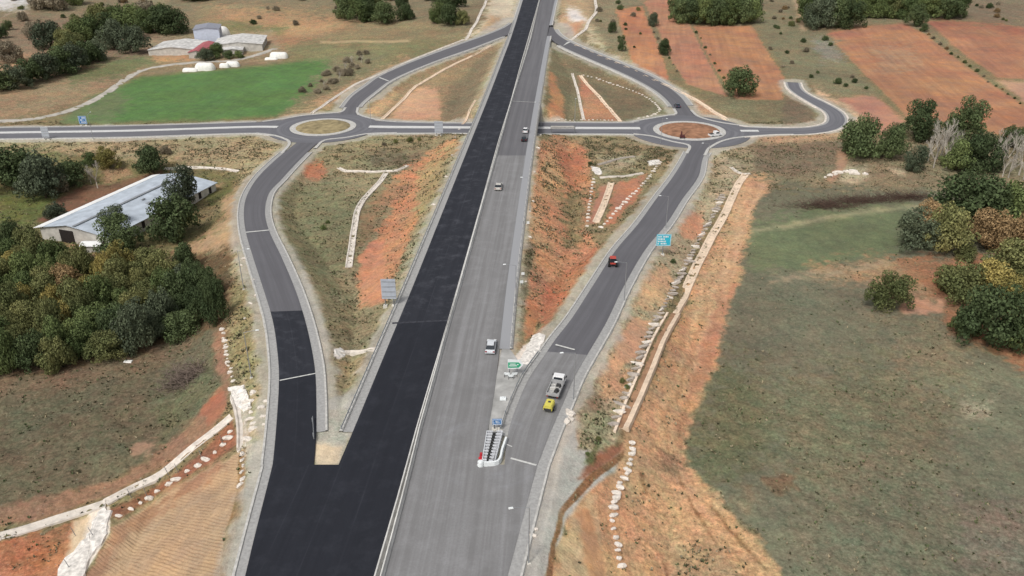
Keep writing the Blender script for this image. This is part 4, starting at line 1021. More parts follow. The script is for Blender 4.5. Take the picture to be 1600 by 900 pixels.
stones([(348, 512), (352, 540), (358, 570), (366, 598)], 15, (.6, .9), 10, lab('{} white stone from the top of the dotted row beside the wood'), 'white stones beside the wood')
stones([(374, 700), (379, 720), (379, 745), (375, 765)], 7, (.7, 1.1), 80, lab('{} white rock below the short roadside ditch'), 'white rocks below the short ditch')
stones([(362, 670), (354, 690), (343, 702), (328, 713), (318, 723), (305, 731), (289, 739), (278, 750), (262, 758), (245, 769), (228, 782), (208, 792), (192, 803), (180, 811)], 14, (.6, 1.05), 0, lab('{} white boulder from the top, row below the lower left ditch'), 'white boulders below the lower left ditch', .15)
stones([(414, 622), (411, 640), (408, 668)], 4, (.7, 1.0), 0, lab('{} pale stone on the gravel left of the black slip road'), 'pale stones beside the black slip road', .5)
stones([(396, 612), (385, 625), (392, 655), (388, 690)], 8, (.8, 1.2), 0, lab('{} white slab edging the rubble beside the short ditch'), 'white slabs edging the short ditch', .6)
stones([(927, 278), (924, 300), (920, 325), (917, 356)], 15, (.7, .9), 0, lab('{} white stone from the top of the left row in the red hollow'), 'stones in the left row of the red hollow', .1)
stones([(1033, 252), (1018, 272), (1000, 293), (980, 312), (958, 335), (936, 358)], 26, (.75, 1.0), 0, lab('{} white stone from the top of the right row in the red hollow'), 'stones in the right row of the red hollow', .1)
stones([(908, 117), (930, 122), (955, 131), (985, 141), (1008, 151), (1024, 163), (1031, 172), (1020, 180), (995, 186)], 36, (.7, 1.0), 0, lab('{} pale stone along the curved row in the upper right interior'), 'pale stones of the curved row', .2)
stones([(864, 190), (900, 188), (960, 188)], 16, (.4, .6), 0, lab('{} small pale stone in the row above the cross road'), 'small stones above the cross road', .1)
ST_M.append(stone_mesh('grey_step', 9, 1.5, .42, .5, M_STONEG)); ST_M.append(stone_mesh('grey_step', 10, 1.2, .5, .45, M_STONEG)); ST_M.append(stone_mesh('white_step', 11, 1.5, .5, .5, M_STONE))
stones([(1130, 303), (1118, 330), (1098, 365), (1078, 400), (1058, 440), (1042, 470), (1024, 500), (1003, 545), (985, 590), (970, 630), (955, 668)], 62, (.72, .98), 8, lab('{} grey baffle block from the top beside the long ditch'), 'baffle blocks beside the long ditch', .1, 'baffle_block', (4, 5, 4, 6))
stones([(985, 688), (987, 712), (980, 738), (968, 757), (960, 785), (957, 815), (962, 845), (966, 868), (970, 892)], 22, (.7, 1.1), 0, lab('{} white rock from the top of the line across tan slope'), 'white rocks across the tan slope', .15)
stones([(893, 640), (890, 655), (885, 665)], 4, (1.0, 1.5), 70, lab('{} big pale rock on the gravel edge below the white truck'), 'pale rocks below the white truck', .5)
stones([(838, 822), (832, 842)], 2, (.7, 1.0), 0, lab('{} small pale rock on gravel, bottom right of grey carriageway'), 'small rocks at the bottom', .2)
stones([(1290, 278), (1325, 268), (1350, 275)], 12, (1.0, 2.0), 0, lab('{} boulder from the left in the pale heap behind the meadow'), 'boulders of the pale heap', 1.5)
stones([(722, 186), (716, 208), (702, 262), (686, 300), (668, 345)], 5, (.6, .8), 0, lab('{} white inlet stone from the top, left of black carriageway'), 'kerb inlet stones left of the motorway', .1)
stones([(843, 206), (845, 211), (836, 260), (830, 350), (822, 432), (812, 480)], 6, (.55, .75), 0, lab('{} white inlet stone from the top, right of the grey carriageway'), 'inlet stones right of the motorway', .1)
stones([(380, 505), (400, 460), (385, 420), (372, 400)], 8, (.5, .8), 0, lab('{} scattered pale stone on the verge left of slip road'), 'pale stones on the left verge', 1.0)

# transverse white strips on the slip roads (flush drains)
def cross_strip(u0, v0, u1, v1, z, w=.35):
    a = Vector((*map(float, W(u0, v0, z)), z + .03)); b_ = Vector((*map(float, W(u1, v1, z)), z + .03)); d = (b_ - a).normalized(); n_ = Vector((-d.y, d.x, 0)) * w / 2
    o = MB().add([a - n_, b_ - n_, b_ + n_, a + n_], [(0, 1, 2, 3)]).build('road_marking', M_PAINT); o['kind'] = 'structure'
cross_strip(384, 363, 420, 359.5, -2.75, .55); cross_strip(592.5, 121, 607, 126.5, -3.22, .9); cross_strip(868, 538.5, 898, 546.5, -.12, .4); cross_strip(798, 716, 838, 727, .0, .35)
cross_strip(876, 72, 890, 65.5, 1.1, 1.6); cross_strip(437, 594.5, 493, 583.5, .0, .28); cross_strip(788, 693, 800, 698, .0, .2)
cross_strip(800, 158, 838, 160, 0, .3); cross_strip(750, 330, 752, 330, 0, .2)

a = Vector((*map(float, W(613, 505, 0)), .02)); b_ = Vector((*map(float, W(700, 500.5, 0)), .02)); nn = Vector((0, .3, 0))
MB().add([a - nn, b_ - nn, b_ + nn * .7, a + nn], [(0, 1, 2, 3)]).build('paving_joint', mat('dusty_joint', (60, 61, 68), .9, var=.5, scale=2))['kind'] = 'structure'
# ------------------------------------------------------------------ trees
def leaf_cloud(rn, centres, radii, n_each, size, flat=.9):
    vs = []; 
    for c_, r in zip(centres, radii):
        n = int(n_each * (r ** 2))
        d = rn.normal(size=(n, 3)); d /= np.linalg.norm(d, axis=1)[:, None]
        rr = r * (0.62 + 0.42 * rn.random((n, 1)) ** .6)
        p = np.asarray(c_) + d * rr * np.array([1, 1, flat])
        nrm = d + rn.normal(size=(n, 3)) * .55; nrm /= np.linalg.norm(nrm, axis=1)[:, None]
        t = np.cross(nrm, rn.normal(size=(n, 3))); t /= np.linalg.norm(t, axis=1)[:, None] + 1e-9
        bq = np.cross(nrm, t); s = size * (.6 + .8 * rn.random((n, 1)))
        vs.append(np.stack([p - t * s, p + bq * s * .6, p + t * s, p - bq * s * .6], 1))
    v = np.concatenate(vs).reshape(-1, 3); f = np.arange(len(v)).reshape(-1, 4)
    return v, f
def quad_mesh(name, v, f, m):
    me_ = bpy.data.meshes.new(name)
    me_.vertices.add(len(v)); me_.vertices.foreach_set('co', v.astype(np.float32).ravel())
    k = f.shape[1]
    me_.loops.add(f.size); me_.loops.foreach_set('vertex_index', f.astype(np.int32).ravel())
    me_.polygons.add(len(f)); me_.polygons.foreach_set('loop_start', (np.arange(len(f)) * k).astype(np.int32)); me_.polygons.foreach_set('loop_total', np.full(len(f), k, np.int32))
    me_.update(calc_edges=True); me_.materials.append(m); return me_
M_BARK = mat('bark', (92, 78, 64), .95, var=.3, scale=3, bump=.5)
M_BARKG = mat('grey_bark', (184, 176, 164), .95, var=.3, scale=3)
GREENS = {
    'dark': leaf_mat('dark_green_leaves', (0.048, 0.070, 0.030), (0.084, 0.106, 0.044)),
    'green': leaf_mat('mid_green_leaves', (0.070, 0.100, 0.037), (0.115, 0.138, 0.050)),
    'olive': leaf_mat('olive_green_leaves', (0.100, 0.118, 0.046), (0.168, 0.158, 0.062)),
    'yellow': leaf_mat('yellowing_leaves', (0.179, 0.164, 0.052), (0.289, 0.223, 0.075)),
    'brown': leaf_mat('russet_leaves', (0.193, 0.131, 0.065), (0.276, 0.184, 0.093)),
    'teal': leaf_mat('bluish_dark_leaves', (0.064, 0.081, 0.050), (0.100, 0.117, 0.069)),
    'grey': leaf_mat('grey_scrub_leaves', (0.166, 0.141, 0.097), (0.248, 0.210, 0.149)),
}
def crown_shape(seed, squash=1.0, low=False):
    """unit crown: radius 1, from z=0 (trunk top) upwards"""
    rn = np.random.default_rng(seed); cs = []; rs = []
    for i in range(36):
        a = rn.random() * 2 * math.pi; e = rn.random()
        z = .15 + e * 1.15 * squash
        rad = math.sqrt(max(0.05, 1 - ((z - .55 * squash) / (.85 * squash)) ** 2)) * .68
        q = .5 + .75 * rn.random()
        cs.append((math.cos(a) * rad * q, math.sin(a) * rad * q, z * (.9 + .25 * rn.random()))); rs.append(.15 + .24 * rn.random())
    for i in range(5): cs.append((rn.normal() * .15, rn.normal() * .15, (.3 + .18 * i) * squash)); rs.append(.38)
    for i in range(9):
        a = rn.random() * 2 * math.pi; cs.append((math.cos(a) * .95, math.sin(a) * .95, .15 + .65 * rn.random())); rs.append(.13 + .1 * rn.random())
    return rn, cs, rs
def trunk_mesh(seed, hgt, r, spread):
    rn = random.Random(seed); b_ = MB()
    p = Vector((0, 0, -.5)); top = Vector((rn.uniform(-.1, .1), rn.uniform(-.1, .1), hgt))
    b_.tube(p, top, r, r * .65, 7)
    for i in range(5):
        a = i * 1.257 + rn.uniform(-.4, .4)
        e = top + Vector((math.cos(a) * spread * .45, math.sin(a) * spread * .45, spread * rn.uniform(.35, .7)))
        b_.tube(top - Vector((0, 0, .1 * i)), e, r * .45, r * .15, 5)
        e2 = e + Vector((math.cos(a + .5) * spread * .3, math.sin(a + .5) * spread * .3, spread * .25)); b_.tube(e, e2, r * .15, r * .06, 4)
    return b_
PROTO = {}
def proto(kind, shape):
    key = (kind, shape)
    if key in PROTO: return PROTO[key]
    if ('s', shape) not in PROTO:
        rn, cs, rs = crown_shape(100 + shape, [1.0, 1.25, .85, 1.6, .7][shape])
        lo = shape == 4
        PROTO[('s', shape)] = leaf_cloud(rn, np.array(cs), np.array(rs), 1750, .046)
        tb = trunk_mesh(shape, .45, .055, .9)
        PROTO[('t', shape)] = tb
    v, f = PROTO[('s', shape)]
    PROTO[key] = (quad_mesh('crown', v, f, GREENS[kind]), None)
    if ('tm', shape) not in PROTO:
        o = PROTO[('t', shape)].build('trunk', M_BARK); PROTO[('tm', shape)] = o.data; bpy.data.objects.remove(o)
    PROTO[key] = (PROTO[key][0], PROTO[('tm', shape)])
    return PROTO[key]
LOOK = {'dark': 'dark green', 'green': 'mid green', 'olive': 'olive green', 'yellow': 'yellowing', 'brown': 'russet brown', 'teal': 'bluish dark green', 'grey': 'greyish'}
TREES = []
def tree(x, y, r, h, kind, label, group=None, shape=None, name='leafy_tree', cat='tree'):
    shape = random.choice([0, 1, 2]) if shape is None else shape
    cm, tm = proto(kind, shape)
    z = float(height(np.array([x]), np.array([y]))[0])
    t = empty(name, (x, y, z), random.uniform(0, 6.28), label, cat, group)
    tall = [1.35, 1.6, 1.2, 1.95, 1.05][shape]
    clear = .03 if cat == 'tree' else .0
    k = h * (1 - clear) / tall
    c_ = bpy.data.objects.new('crown', cm); COL.objects.link(c_); c_.parent = t
    c_.scale = (r, r * random.uniform(.9, 1.1), k); c_.location = (0, 0, h * clear)
    if cat == 'tree' or r > 1.8:
        b_ = bpy.data.objects.new('trunk', tm); COL.objects.link(b_); b_.parent = t; b_.scale = (r * .9, r * .9, k * 1.0); b_.location = (0, 0, h * clear * .3)
    return t
def px_tree(u, v, wpx, toppx, kind, label, group=None, shape=None, name='leafy_tree', cat='tree'):
    p = hit(u, v); sc = FPX / (p[1] * cp - (p[2] - CAM_H) * sp)
    th = math.atan2(CAM_H - p[2], math.hypot(p[0], p[1]))
    r = wpx / 2 / sc * 1.14
    h = max(1.2 * r, ((v - toppx) / sc - r * math.sin(th) * .75) / math.cos(th))
    # stand the trunk a little behind the near edge of the crown
    return tree(p[0], p[1] + r * .6, r * 1.02, h * 1.06, kind, label, group, shape, name, cat)
# --- single trees
px_tree(1158, 154, 42, 113, 'dark', 'round dark green tree standing alone at the lower corner of the red fields', shape=0)
px_tree(1038, 87, 18, 66, 'dark', 'small round tree on the grass strip between two red fields', shape=0)
px_tree(1021, 42, 15, 24, 'teal', 'tiny tree at the upper end of the strip between two red fields', shape=0)
px_tree(957, 52, 12, 38, 'dark', 'small dark bush tree left of the first red field, upper one', shape=0)
px_tree(971, 80, 13, 60, 'dark', 'small dark bush tree touching the left edge of the first red field', shape=3)
px_tree(232, 276, 47, 235, 'dark', 'round dark tree behind the middle of the long barn', shape=0)
px_tree(181, 402, 58, 345, 'dark', 'bushy dark tree in front of the near half of the barn', shape=1)
px_tree(176, 372, 42, 327, 'teal', 'loose bluish tree poking over the barn roof beside the bushy dark one', shape=3)
px_tree(264, 380, 74, 315, 'dark', 'wide dark tree in front of the far half of the barn', shape=2)
px_tree(284, 335, 46, 271, 'teal', 'bluish tall tree hiding the far end of the barn roof', shape=1)
px_tree(1395, 492, 60, 432, 'olive', 'single olive green bush tree on the open meadow at the right', shape=1)
px_tree(1435, 398, 56, 337, 'teal', 'bluish dark tree at the left end of the meadow grove', shape=1, group='meadow grove')
px_tree(1487, 402, 66, 333, 'olive', 'light olive tree second from the left in the meadow grove', shape=0, group='meadow grove')
px_tree(1455, 360, 40, 320, 'brown', 'brownish small tree behind the two left trees of the meadow grove', shape=0, group='meadow grove')
px_tree(1530, 366, 104, 290, 'dark', 'biggest dark oak of the meadow grove', shape=0, group='meadow grove')
px_tree(1600, 372, 82, 296, 'green', 'mid green oak at the right edge behind the russet trees', shape=2, group='meadow grove')
px_tree(1552, 398, 62, 338, 'brown', 'russet tree in front of the biggest dark oak', shape=0, group='meadow grove')
px_tree(1604, 400, 50, 340, 'brown', 'russet tree cut by the right edge of the picture', shape=2, group='meadow grove')
px_tree(1512, 410, 30, 385, 'olive', 'low olive bush at the foot of the light olive tree', shape=2, group='meadow grove')
px_tree(1600, 455, 84, 388, 'olive', 'olive tree on the right edge below the russet trees', shape=0, group='lower grove')
px_tree(1508, 478, 76, 420, 'olive', 'wide olive thicket tree left of the lower grove', shape=2, group='lower grove')
px_tree(1552, 476, 58, 418, 'yellow', 'yellowish thicket tree in the middle of the lower grove', shape=0, group='lower grove')
px_tree(1600, 500, 60, 440, 'yellow', 'yellow-green tree at the right edge of the lower grove', shape=0, group='lower grove')
px_tree(1560, 556, 92, 462, 'dark', 'deep green rounded tree at the front of the lower grove', shape=0, group='lower grove')
px_tree(1514, 528, 40, 488, 'green', 'small green bush leaning out left of the deep green tree', shape=2, group='lower grove')
px_tree(1620, 560, 70, 470, 'green', 'green tree cut by the right edge at the front of the lower grove', shape=0, group='lower grove')
px_tree(1348, 252, 58, 191, 'dark', 'dark tree at the left end of the thicket below the red fields', shape=2, group='thicket below the red fields')
px_tree(1396, 252, 40, 205, 'dark', 'dark tree second from the left in the thicket below the red fields', shape=0, group='thicket below the red fields')
px_tree(1433, 271, 30, 233, 'teal', 'small bluish tree standing forward of the thicket', shape=1, group='thicket below the red fields')
px_tree(1440, 225, 56, 168, 'dark', 'tall dark tree at the back left of the bare grey trees', shape=1, group='thicket below the red fields')
px_tree(1512, 230, 50, 164, 'dark', 'tallest dark tree at the back right of the bare grey trees', shape=1, group='thicket below the red fields')
px_tree(1500, 272, 46, 226, 'green', 'mid green tree in front of the bare grey trees', shape=0, group='thicket below the red fields')
px_tree(1535, 276, 58, 218, 'dark', 'dark broad tree right of the mid green tree in the thicket', shape=2, group='thicket below the red fields')
px_tree(1590, 235, 40, 205, 'dark', 'dark tree half hidden behind bare trees at the right edge', shape=0, group='thicket below the red fields')
px_tree(60, 316, 62, 252, 'teal', 'bluish tree at the left of the barn, beside the grey scrub', shape=0, group='trees left of the barn')
px_tree(12, 304, 72, 241, 'dark', 'big dark tree cut by the left edge above the barn', shape=0, group='trees left of the barn')
px_tree(107, 296, 46, 258, 'dark', 'dark round tree behind the brown manure yard', shape=0, group='trees left of the barn')
px_tree(84, 304, 34, 272, 'grey', 'grey-green bush between two dark trees left of the barn', shape=2, group='trees left of the barn')
px_tree(166, 268, 34, 236, 'yellow', 'thin yellowing tree behind the manure yard', shape=1, group='trees left of the barn')
px_tree(139, 262, 26, 243, 'green', 'small green tree beside the bare tree behind the manure yard', shape=0, group='trees left of the barn')
px_tree(84, 345, 30, 326, 'teal', 'low bluish bush at the edge of the manure yard', shape=4, group='trees left of the barn')
# farm garden trees
px_tree(337, 92, 22, 72, 'green', 'leafy tree between the two long farm roofs', shape=0, group='farm garden trees')
px_tree(357, 93, 14, 82, 'dark', 'small dark tree in front of the right farm roof', shape=0, group='farm garden trees')
px_tree(318, 96, 24, 85, 'teal', 'low bluish shrub beside the farm lane', shape=4, group='farm garden trees')
px_tree(372, 92, 14, 82, 'green', 'tiny green tree at the right of the farm garden', shape=0, group='farm garden trees')
# --- dense wood at the left
POLYW = np.array([(-330, 400), (-60, 372), (60, 400), (105, 416), (150, 436), (262, 424), (300, 420), (344, 462), (350, 508), (318, 522), (262, 536), (205, 560), (130, 578), (60, 588), (0, 596), (-330, 640)], float)
Pw = hits(POLYW); pts = []
rn = random.Random(5)
x0, x1, y0, y1 = Pw[:, 0].min(), Pw[:, 0].max(), Pw[:, 1].min(), Pw[:, 1].max()
for _ in range(6000):
    x, y = rn.uniform(x0, x1), rn.uniform(y0, y1)
    if sdist(np.array([x]), np.array([y]), Pw[:, :2])[0] < 1.2: continue
    if any((x - a) ** 2 + (y - b_) ** 2 < 4.1 ** 2 for a, b_ in pts): continue
    pts.append((x, y))
pts.sort(key=lambda p: p[1])
cnt = {}
rows_w = {}
for x, y in pts:
    zg = float(height(np.array([x]), np.array([y]))[0]); u, v = PX(x, y, zg + 5)
    if u < -60: continue
    e = float(fbm(np.array([x / 16.]), np.array([y / 16.]), 71, 2)[0]) * 1.6 + rn.uniform(-.45, .45)
    if u > 255: kind = 'dark' if e < .1 else ('green' if e < .6 else 'teal')
    elif u > 200 and v > 470: kind = 'teal' if e < 0 else 'green'
    else: kind = 'brown' if e > 1.0 else 'yellow' if e > .66 else 'olive' if e > .0 else 'green' if e > -.5 else 'dark'
    row = 0 if v > 490 else 1 if v > 430 else 2
    rows_w.setdefault((row, kind), []).append((float(u), x, y))
for (row, kind), L in rows_w.items():
    L.sort()
    for i, (u, x, y) in enumerate(L):
        r = rn.uniform(2.4, 4.3); h = rn.uniform(4.8, 8.8)
        lb = '%s tree in %s rows of left wood, %s of its colour' % (LOOK[kind], ['front', 'middle', 'back'][row], nth(i + 1))
        tree(x, y, r, h, kind, lb, 'trees of the left wood', rn.choice([0, 1, 2, 0]))
# --- woods and lines at the top
def row_trees(items, fmt, group, h0=1.0):
    for i, (u, v, w_, kind) in enumerate(items):
        px_tree(u, v, w_ * 1.22, v - w_ * 1.2 * h0, kind, fmt.format(nth(i + 1), LOOK[kind]), group, random.choice([0, 1, 2]))
row_trees([(1067, 38, 28, 'dark'), (1084, 40, 28, 'dark'), (1102, 40, 30, 'green'), (1122, 41, 30, 'dark'), (1142, 41, 30, 'green'), (1160, 40, 28, 'dark'), (1175, 38, 26, 'green')], '{1} tree, {0} from left, front of wood above middle red field', 'wood above the middle red field')
row_trees([(1064, 22, 28, 'dark'), (1084, 24, 30, 'green'), (1106, 25, 30, 'olive'), (1130, 25, 32, 'green'), (1152, 25, 30, 'dark'), (1172, 24, 28, 'dark'), (1070, 10, 28, 'green'), (1095, 11, 30, 'dark'), (1122, 12, 32, 'green'), (1150, 12, 30, 'olive'), (1172, 10, 28, 'green'), (1080, -4, 30, 'dark'), (1110, -3, 30, 'green'), (1140, -3, 30, 'dark'), (1168, -4, 30, 'green')], '{1} tree, {0} of inner trees, wood above middle red field', 'wood above the middle red field')
row_trees([(1268, 38, 30, 'green'), (1285, 47, 34, 'teal'), (1306, 46, 32, 'dark'), (1332, 47, 32, 'dark'), (1360, 28, 30, 'green'), (1382, 29, 30, 'green'), (1402, 30, 28, 'olive'), (1420, 31, 26, 'green'), (1434, 42, 24, 'dark'), (1462, 30, 30, 'green'), (1482, 31, 32, 'dark'), (1500, 29, 28, 'green'), (1445, 50, 9, 'dark')], '{1} tree, {0} from left, edge of wood above right red fields', 'wood above the right red fields')
row_trees([(1262, 20, 30, 'olive'), (1290, 28, 34, 'green'), (1315, 28, 32, 'olive'), (1338, 30, 30, 'green'), (1358, 14, 28, 'olive'), (1385, 14, 30, 'green'), (1410, 14, 28, 'olive'), (1435, 18, 28, 'green'), (1460, 14, 28, 'olive'), (1485, 14, 30, 'green'), (1275, 6, 30, 'green'), (1305, 8, 34, 'green'), (1335, 8, 30, 'olive'), (1365, 0, 28, 'green'), (1395, 0, 28, 'green'), (1425, 2, 28, 'olive'), (1455, 0, 28, 'green'), (1490, -2, 28, 'green')], '{1} tree, {0} of inner trees, wood above right red fields', 'wood above the right red fields')
row_trees([(540, 33, 28, 'dark'), (562, 37, 30, 'green'), (577, 36, 24, 'dark'), (540, 14, 26, 'green'), (562, 16, 28, 'dark'), (583, 12, 20, 'olive'), (600, 40, 25, 'dark'), (633, 33, 20, 'dark'), (628, 14, 16, 'dark'), (684, 38, 22, 'green'), (702, 42, 24, 'dark'), (722, 40, 16, 'olive'), (690, 14, 22, 'dark'), (712, 12, 22, 'dark'), (668, 2, 14, 'dark'), (607, 2, 14, 'brown')], '{1} tree, {0} of the scattered group left of motorway top', 'scattered trees at the top')
row_trees([(206, 85, 34, 'teal'), (172, 79, 36, 'teal'), (266, 55, 34, 'dark'), (246, 54, 34, 'dark'), (228, 52, 30, 'green'), (190, 62, 32, 'green'), (165, 62, 32, 'dark'), (140, 66, 32, 'green'), (120, 72, 30, 'green'), (72, 78, 34, 'teal'), (112, 88, 28, 'olive'), (100, 80, 26, 'olive'), (148, 96, 26, 'teal'), (132, 102, 30, 'dark'), (112, 114, 34, 'teal'), (90, 118, 34, 'dark'), (66, 128, 34, 'teal'), (42, 134, 32, 'dark'), (20, 142, 32, 'teal'), (-4, 146, 34, 'dark'), (180, 44, 28, 'green'), (152, 44, 28, 'olive'), (205, 42, 26, 'green'), (120, 54, 24, 'olive'), (78, 18, 28, 'grey'), (60, 16, 24, 'grey'), (110, 10, 26, 'green'), (48, 60, 20, 'grey'), (10, 100, 28, 'grey'), (0, 60, 14, 'dark'), (10, 48, 12, 'dark'), (34, 34, 12, 'grey'), (225, 34, 24, 'grey'), (250, 34, 22, 'green'), (300, 3, 24, 'dark'), (325, 2, 24, 'dark'), (285, 2, 16, 'grey')], '{1} tree, {0} of the tree belt left of farm', 'tree belt left of the farm', .9)
# --- small shrubs
def shrubs(items, fmt, group):
    for i, (u, v, w_, kind) in enumerate(items):
        px_tree(u, v, w_ * .66, v - w_ * .42, kind, fmt.format(nth(i + 1), LOOK[kind]), group, random.choice([2, 4]), 'shrub', 'shrub')
shrubs([(1088 + i * 7.2, 52 + i * 11.5 + random.uniform(-3, 3), random.uniform(4, 8), random.choice(['dark', 'grey', 'olive'])) for i in range(8)], '{1} shrub, {0} from top between middle and right red strips', 'shrubs between the red strips')
shrubs([(1022 + i * 6, 52 + i * 10, random.uniform(4, 8), random.choice(['dark', 'grey', 'olive'])) for i in range(7)], '{1} shrub, {0} from the top between the left red strips', 'shrubs between the left red strips')
shrubs([(1450 + i * 9.6 + random.uniform(-2, 2), 56 + i * 7.2 + random.uniform(-2, 2), random.uniform(5, 10), random.choice(['dark', 'grey', 'brown', 'olive'])) for i in range(16)], '{1} shrub, {0} from top in hedge between right red fields', 'hedge between the right red fields')
shrubs([(1256, 67, 12, 'dark'), (1290, 64, 14, 'dark'), (1298, 72, 10, 'dark'), (1212, 44, 9, 'dark'), (1220, 54, 7, 'dark'), (1230, 84, 10, 'dark'), (1260, 82, 14, 'grey'), (1238, 100, 10, 'grey'), (1278, 115, 8, 'dark'), (1268, 122, 10, 'dark'), (1310, 132, 18, 'dark'), (1322, 136, 10, 'dark'), (1336, 130, 12, 'dark'), (1332, 122, 9, 'grey'), (1354, 140, 9, 'dark'), (1204, 78, 9, 'grey'), (1224, 106, 8, 'grey'), (1220, 20, 9, 'grey'), (1236, 30, 8, 'dark'), (1210, 30, 10, 'grey')], '{1} shrub, {0} of those on pasture between red fields', 'shrubs on the pasture between the red fields')
shrubs([(985 + random.uniform(-18, 18), 40 + i * 7, random.uniform(5, 9), random.choice(['dark', 'grey'])) for i in range(6)] + [(640, 222, 14, 'olive'), (618, 224, 12, 'olive'), (655, 220, 10, 'olive'), (600, 228, 10, 'grey'), (505, 360, 14, 'green'), (512, 350, 10, 'green'), (922, 258, 9, 'dark'), (1052, 412, 12, 'dark'), (973, 600, 14, 'olive'), (980, 608, 12, 'green'), (935, 690, 12, 'olive'), (918, 712, 10, 'green'), (257, 243, 24, 'grey'), (735, 470, 0.1, 'dark')][:-1], '{1} shrub, {0} of the low shrubs on junction banks', 'shrubs on the banks')
# clumps of dry scrub beside the green field and over the upper hills
scr = []
rs_ = random.Random(3)
for i in range(26): scr.append((rs_.uniform(470, 575), 0, rs_.uniform(9, 18)))
scr = [(u, 172 - (u - 440) * .62 + rs_.uniform(-12, 12), w_, 'grey') for u, _, w_ in scr]
shrubs(scr, '{1} dry shrub, {0} of the thicket by the green field', 'grey thicket at the green field')
hl = []
for i in range(44):
    u = rs_.choice([rs_.uniform(0, 260), rs_.uniform(930, 1000), rs_.uniform(1510, 1640), rs_.uniform(1190, 1250), rs_.uniform(390, 530)]); v = rs_.uniform(0, 42) if u < 1000 or u > 1500 else rs_.uniform(0, 60)
    if 40 < u < 260: v = rs_.uniform(2, 30)
    hl.append((u, v, rs_.uniform(6, 15), rs_.choice(['grey', 'grey', 'brown', 'dark', 'olive'])))
shrubs(hl, '{1} hillside shrub, {0} of the sparse upper scrub', 'sparse scrub on the upper hills')

# --- leafless trees
def branch(b_, p, d, L, r, lv, rn):
    q = p + d * L; b_.tube(p, q, r, r * .6, 4 if lv < 3 else 3)
    if lv == 0: return
    for i in range(3 if lv > 1 else 4):
        nd = (d + Vector((rn.uniform(-.9, .9), rn.uniform(-.9, .9), rn.uniform(-.1, .5)))).normalized()
        branch(b_, p + d * L * rn.uniform(.55, 1), nd, L * rn.uniform(.6, .8), r * .55, lv - 1, rn)
BARE = []
for s in range(3):
    rn_ = random.Random(40 + s); b_ = MB(); branch(b_, Vector((0, 0, -.05)), Vector((0, 0, 1)),   .33, .028, 4, rn_)
    o = b_.build('branches', M_BARKG); BARE.append(o.data); bpy.data.objects.remove(o)
def bare(u, v, hpx, label, group, s):
    p = hit(u, v); sc = FPX / (p[1] * cp - (p[2] - CAM_H) * sp); h = hpx / sc / .93
    o = bpy.data.objects.new('bare_tree', BARE[s % 3]); COL.objects.link(o); o.location = tuple(p); o.scale = (h * .75, h * .75, h); o.rotation_euler = (0, 0, random.uniform(0, 6))
    tag(o, label, 'tree', group)
for i, (u, v, h) in enumerate([(1462, 250, 74), (1475, 256, 80), (1484, 248, 70), (1450, 252, 62), (1470, 244, 78), (1495, 250, 60), (1555, 255, 60), (1568, 268, 70), (1580, 262, 66), (1592, 274, 72), (1604, 266, 66), (1575, 278, 52), (1598, 282, 50), (1560, 240, 50), (1549, 262, 56), (1586, 250, 64), (1566, 276, 48), (1608, 256, 70), (1478, 262, 66), (1458, 262, 60)]):
    bare(u, v, h, '%s leafless grey tree from the left in the thicket below the red fields' % nth(i + 1), 'leafless trees in the thicket', i)
bare(153, 294, 56, 'leafless grey tree standing in the brown manure yard', None, 1)
bare(143, 288, 40, 'smaller leafless tree behind the one in the manure yard', None, 2)
for i, (u, v, h) in enumerate([(540, 112, 22), (552, 104, 22), (530, 126, 20), (565, 98, 18), (510, 140, 18)]):
    bare(u, v, h, '%s leafless bush tree from the right of the thicket at the green field' % nth(i + 1), 'leafless bushes at the green field', i)
# heap of cut branches and brush lines
def brush(u, v, n, L, wx, wy, label, m):
    p = hit(u, v); b_ = MB(); rn_ = random.Random(int(u))
    for i in range(n):
        a = rn_.uniform(0, math.pi * 2); x, y = rn_.gauss(0, wx), rn_.gauss(0, wy); z0_ = float(height(np.array([p[0] + x]), np.array([p[1] + y]))[0]) - p[2]
        e = rn_.uniform(.1, .7); l = L * rn_.uniform(.5, 1.2)
        b_.tube((x, y, z0_ + .1), (x + math.cos(a) * l, y + math.sin(a) * l, z0_ + l * e), .05, .02, 3)
    o = b_.build('brushwood_heap', m, loc=tuple(p)); tag(o, label, 'brushwood', 'heaps of cut branches')
M_TWIG = mat('dead_twigs', (118, 104, 94), .95, var=.4, scale=2); M_TWD = mat('dark_dead_twigs', (92, 74, 64), .95, var=.4, scale=2)
brush(288, 590, 420, 3.0, 1.7, 2.0, 'round heap of cut grey branches on the meadow beside the left wood', M_TWIG)
brush(1290, 322, 420, 3.2, 4.5, 1.3, 'left heap of dark cleared brush behind the meadow track', M_TWD)
brush(1345, 314, 420, 3.2, 5, 1.2, 'middle heap of dark cleared brush behind the meadow track', M_TWD)
brush(1415, 309, 380, 3.2, 4.5, 1.1, 'right heap of dark cleared brush behind the meadow track', M_TWD)

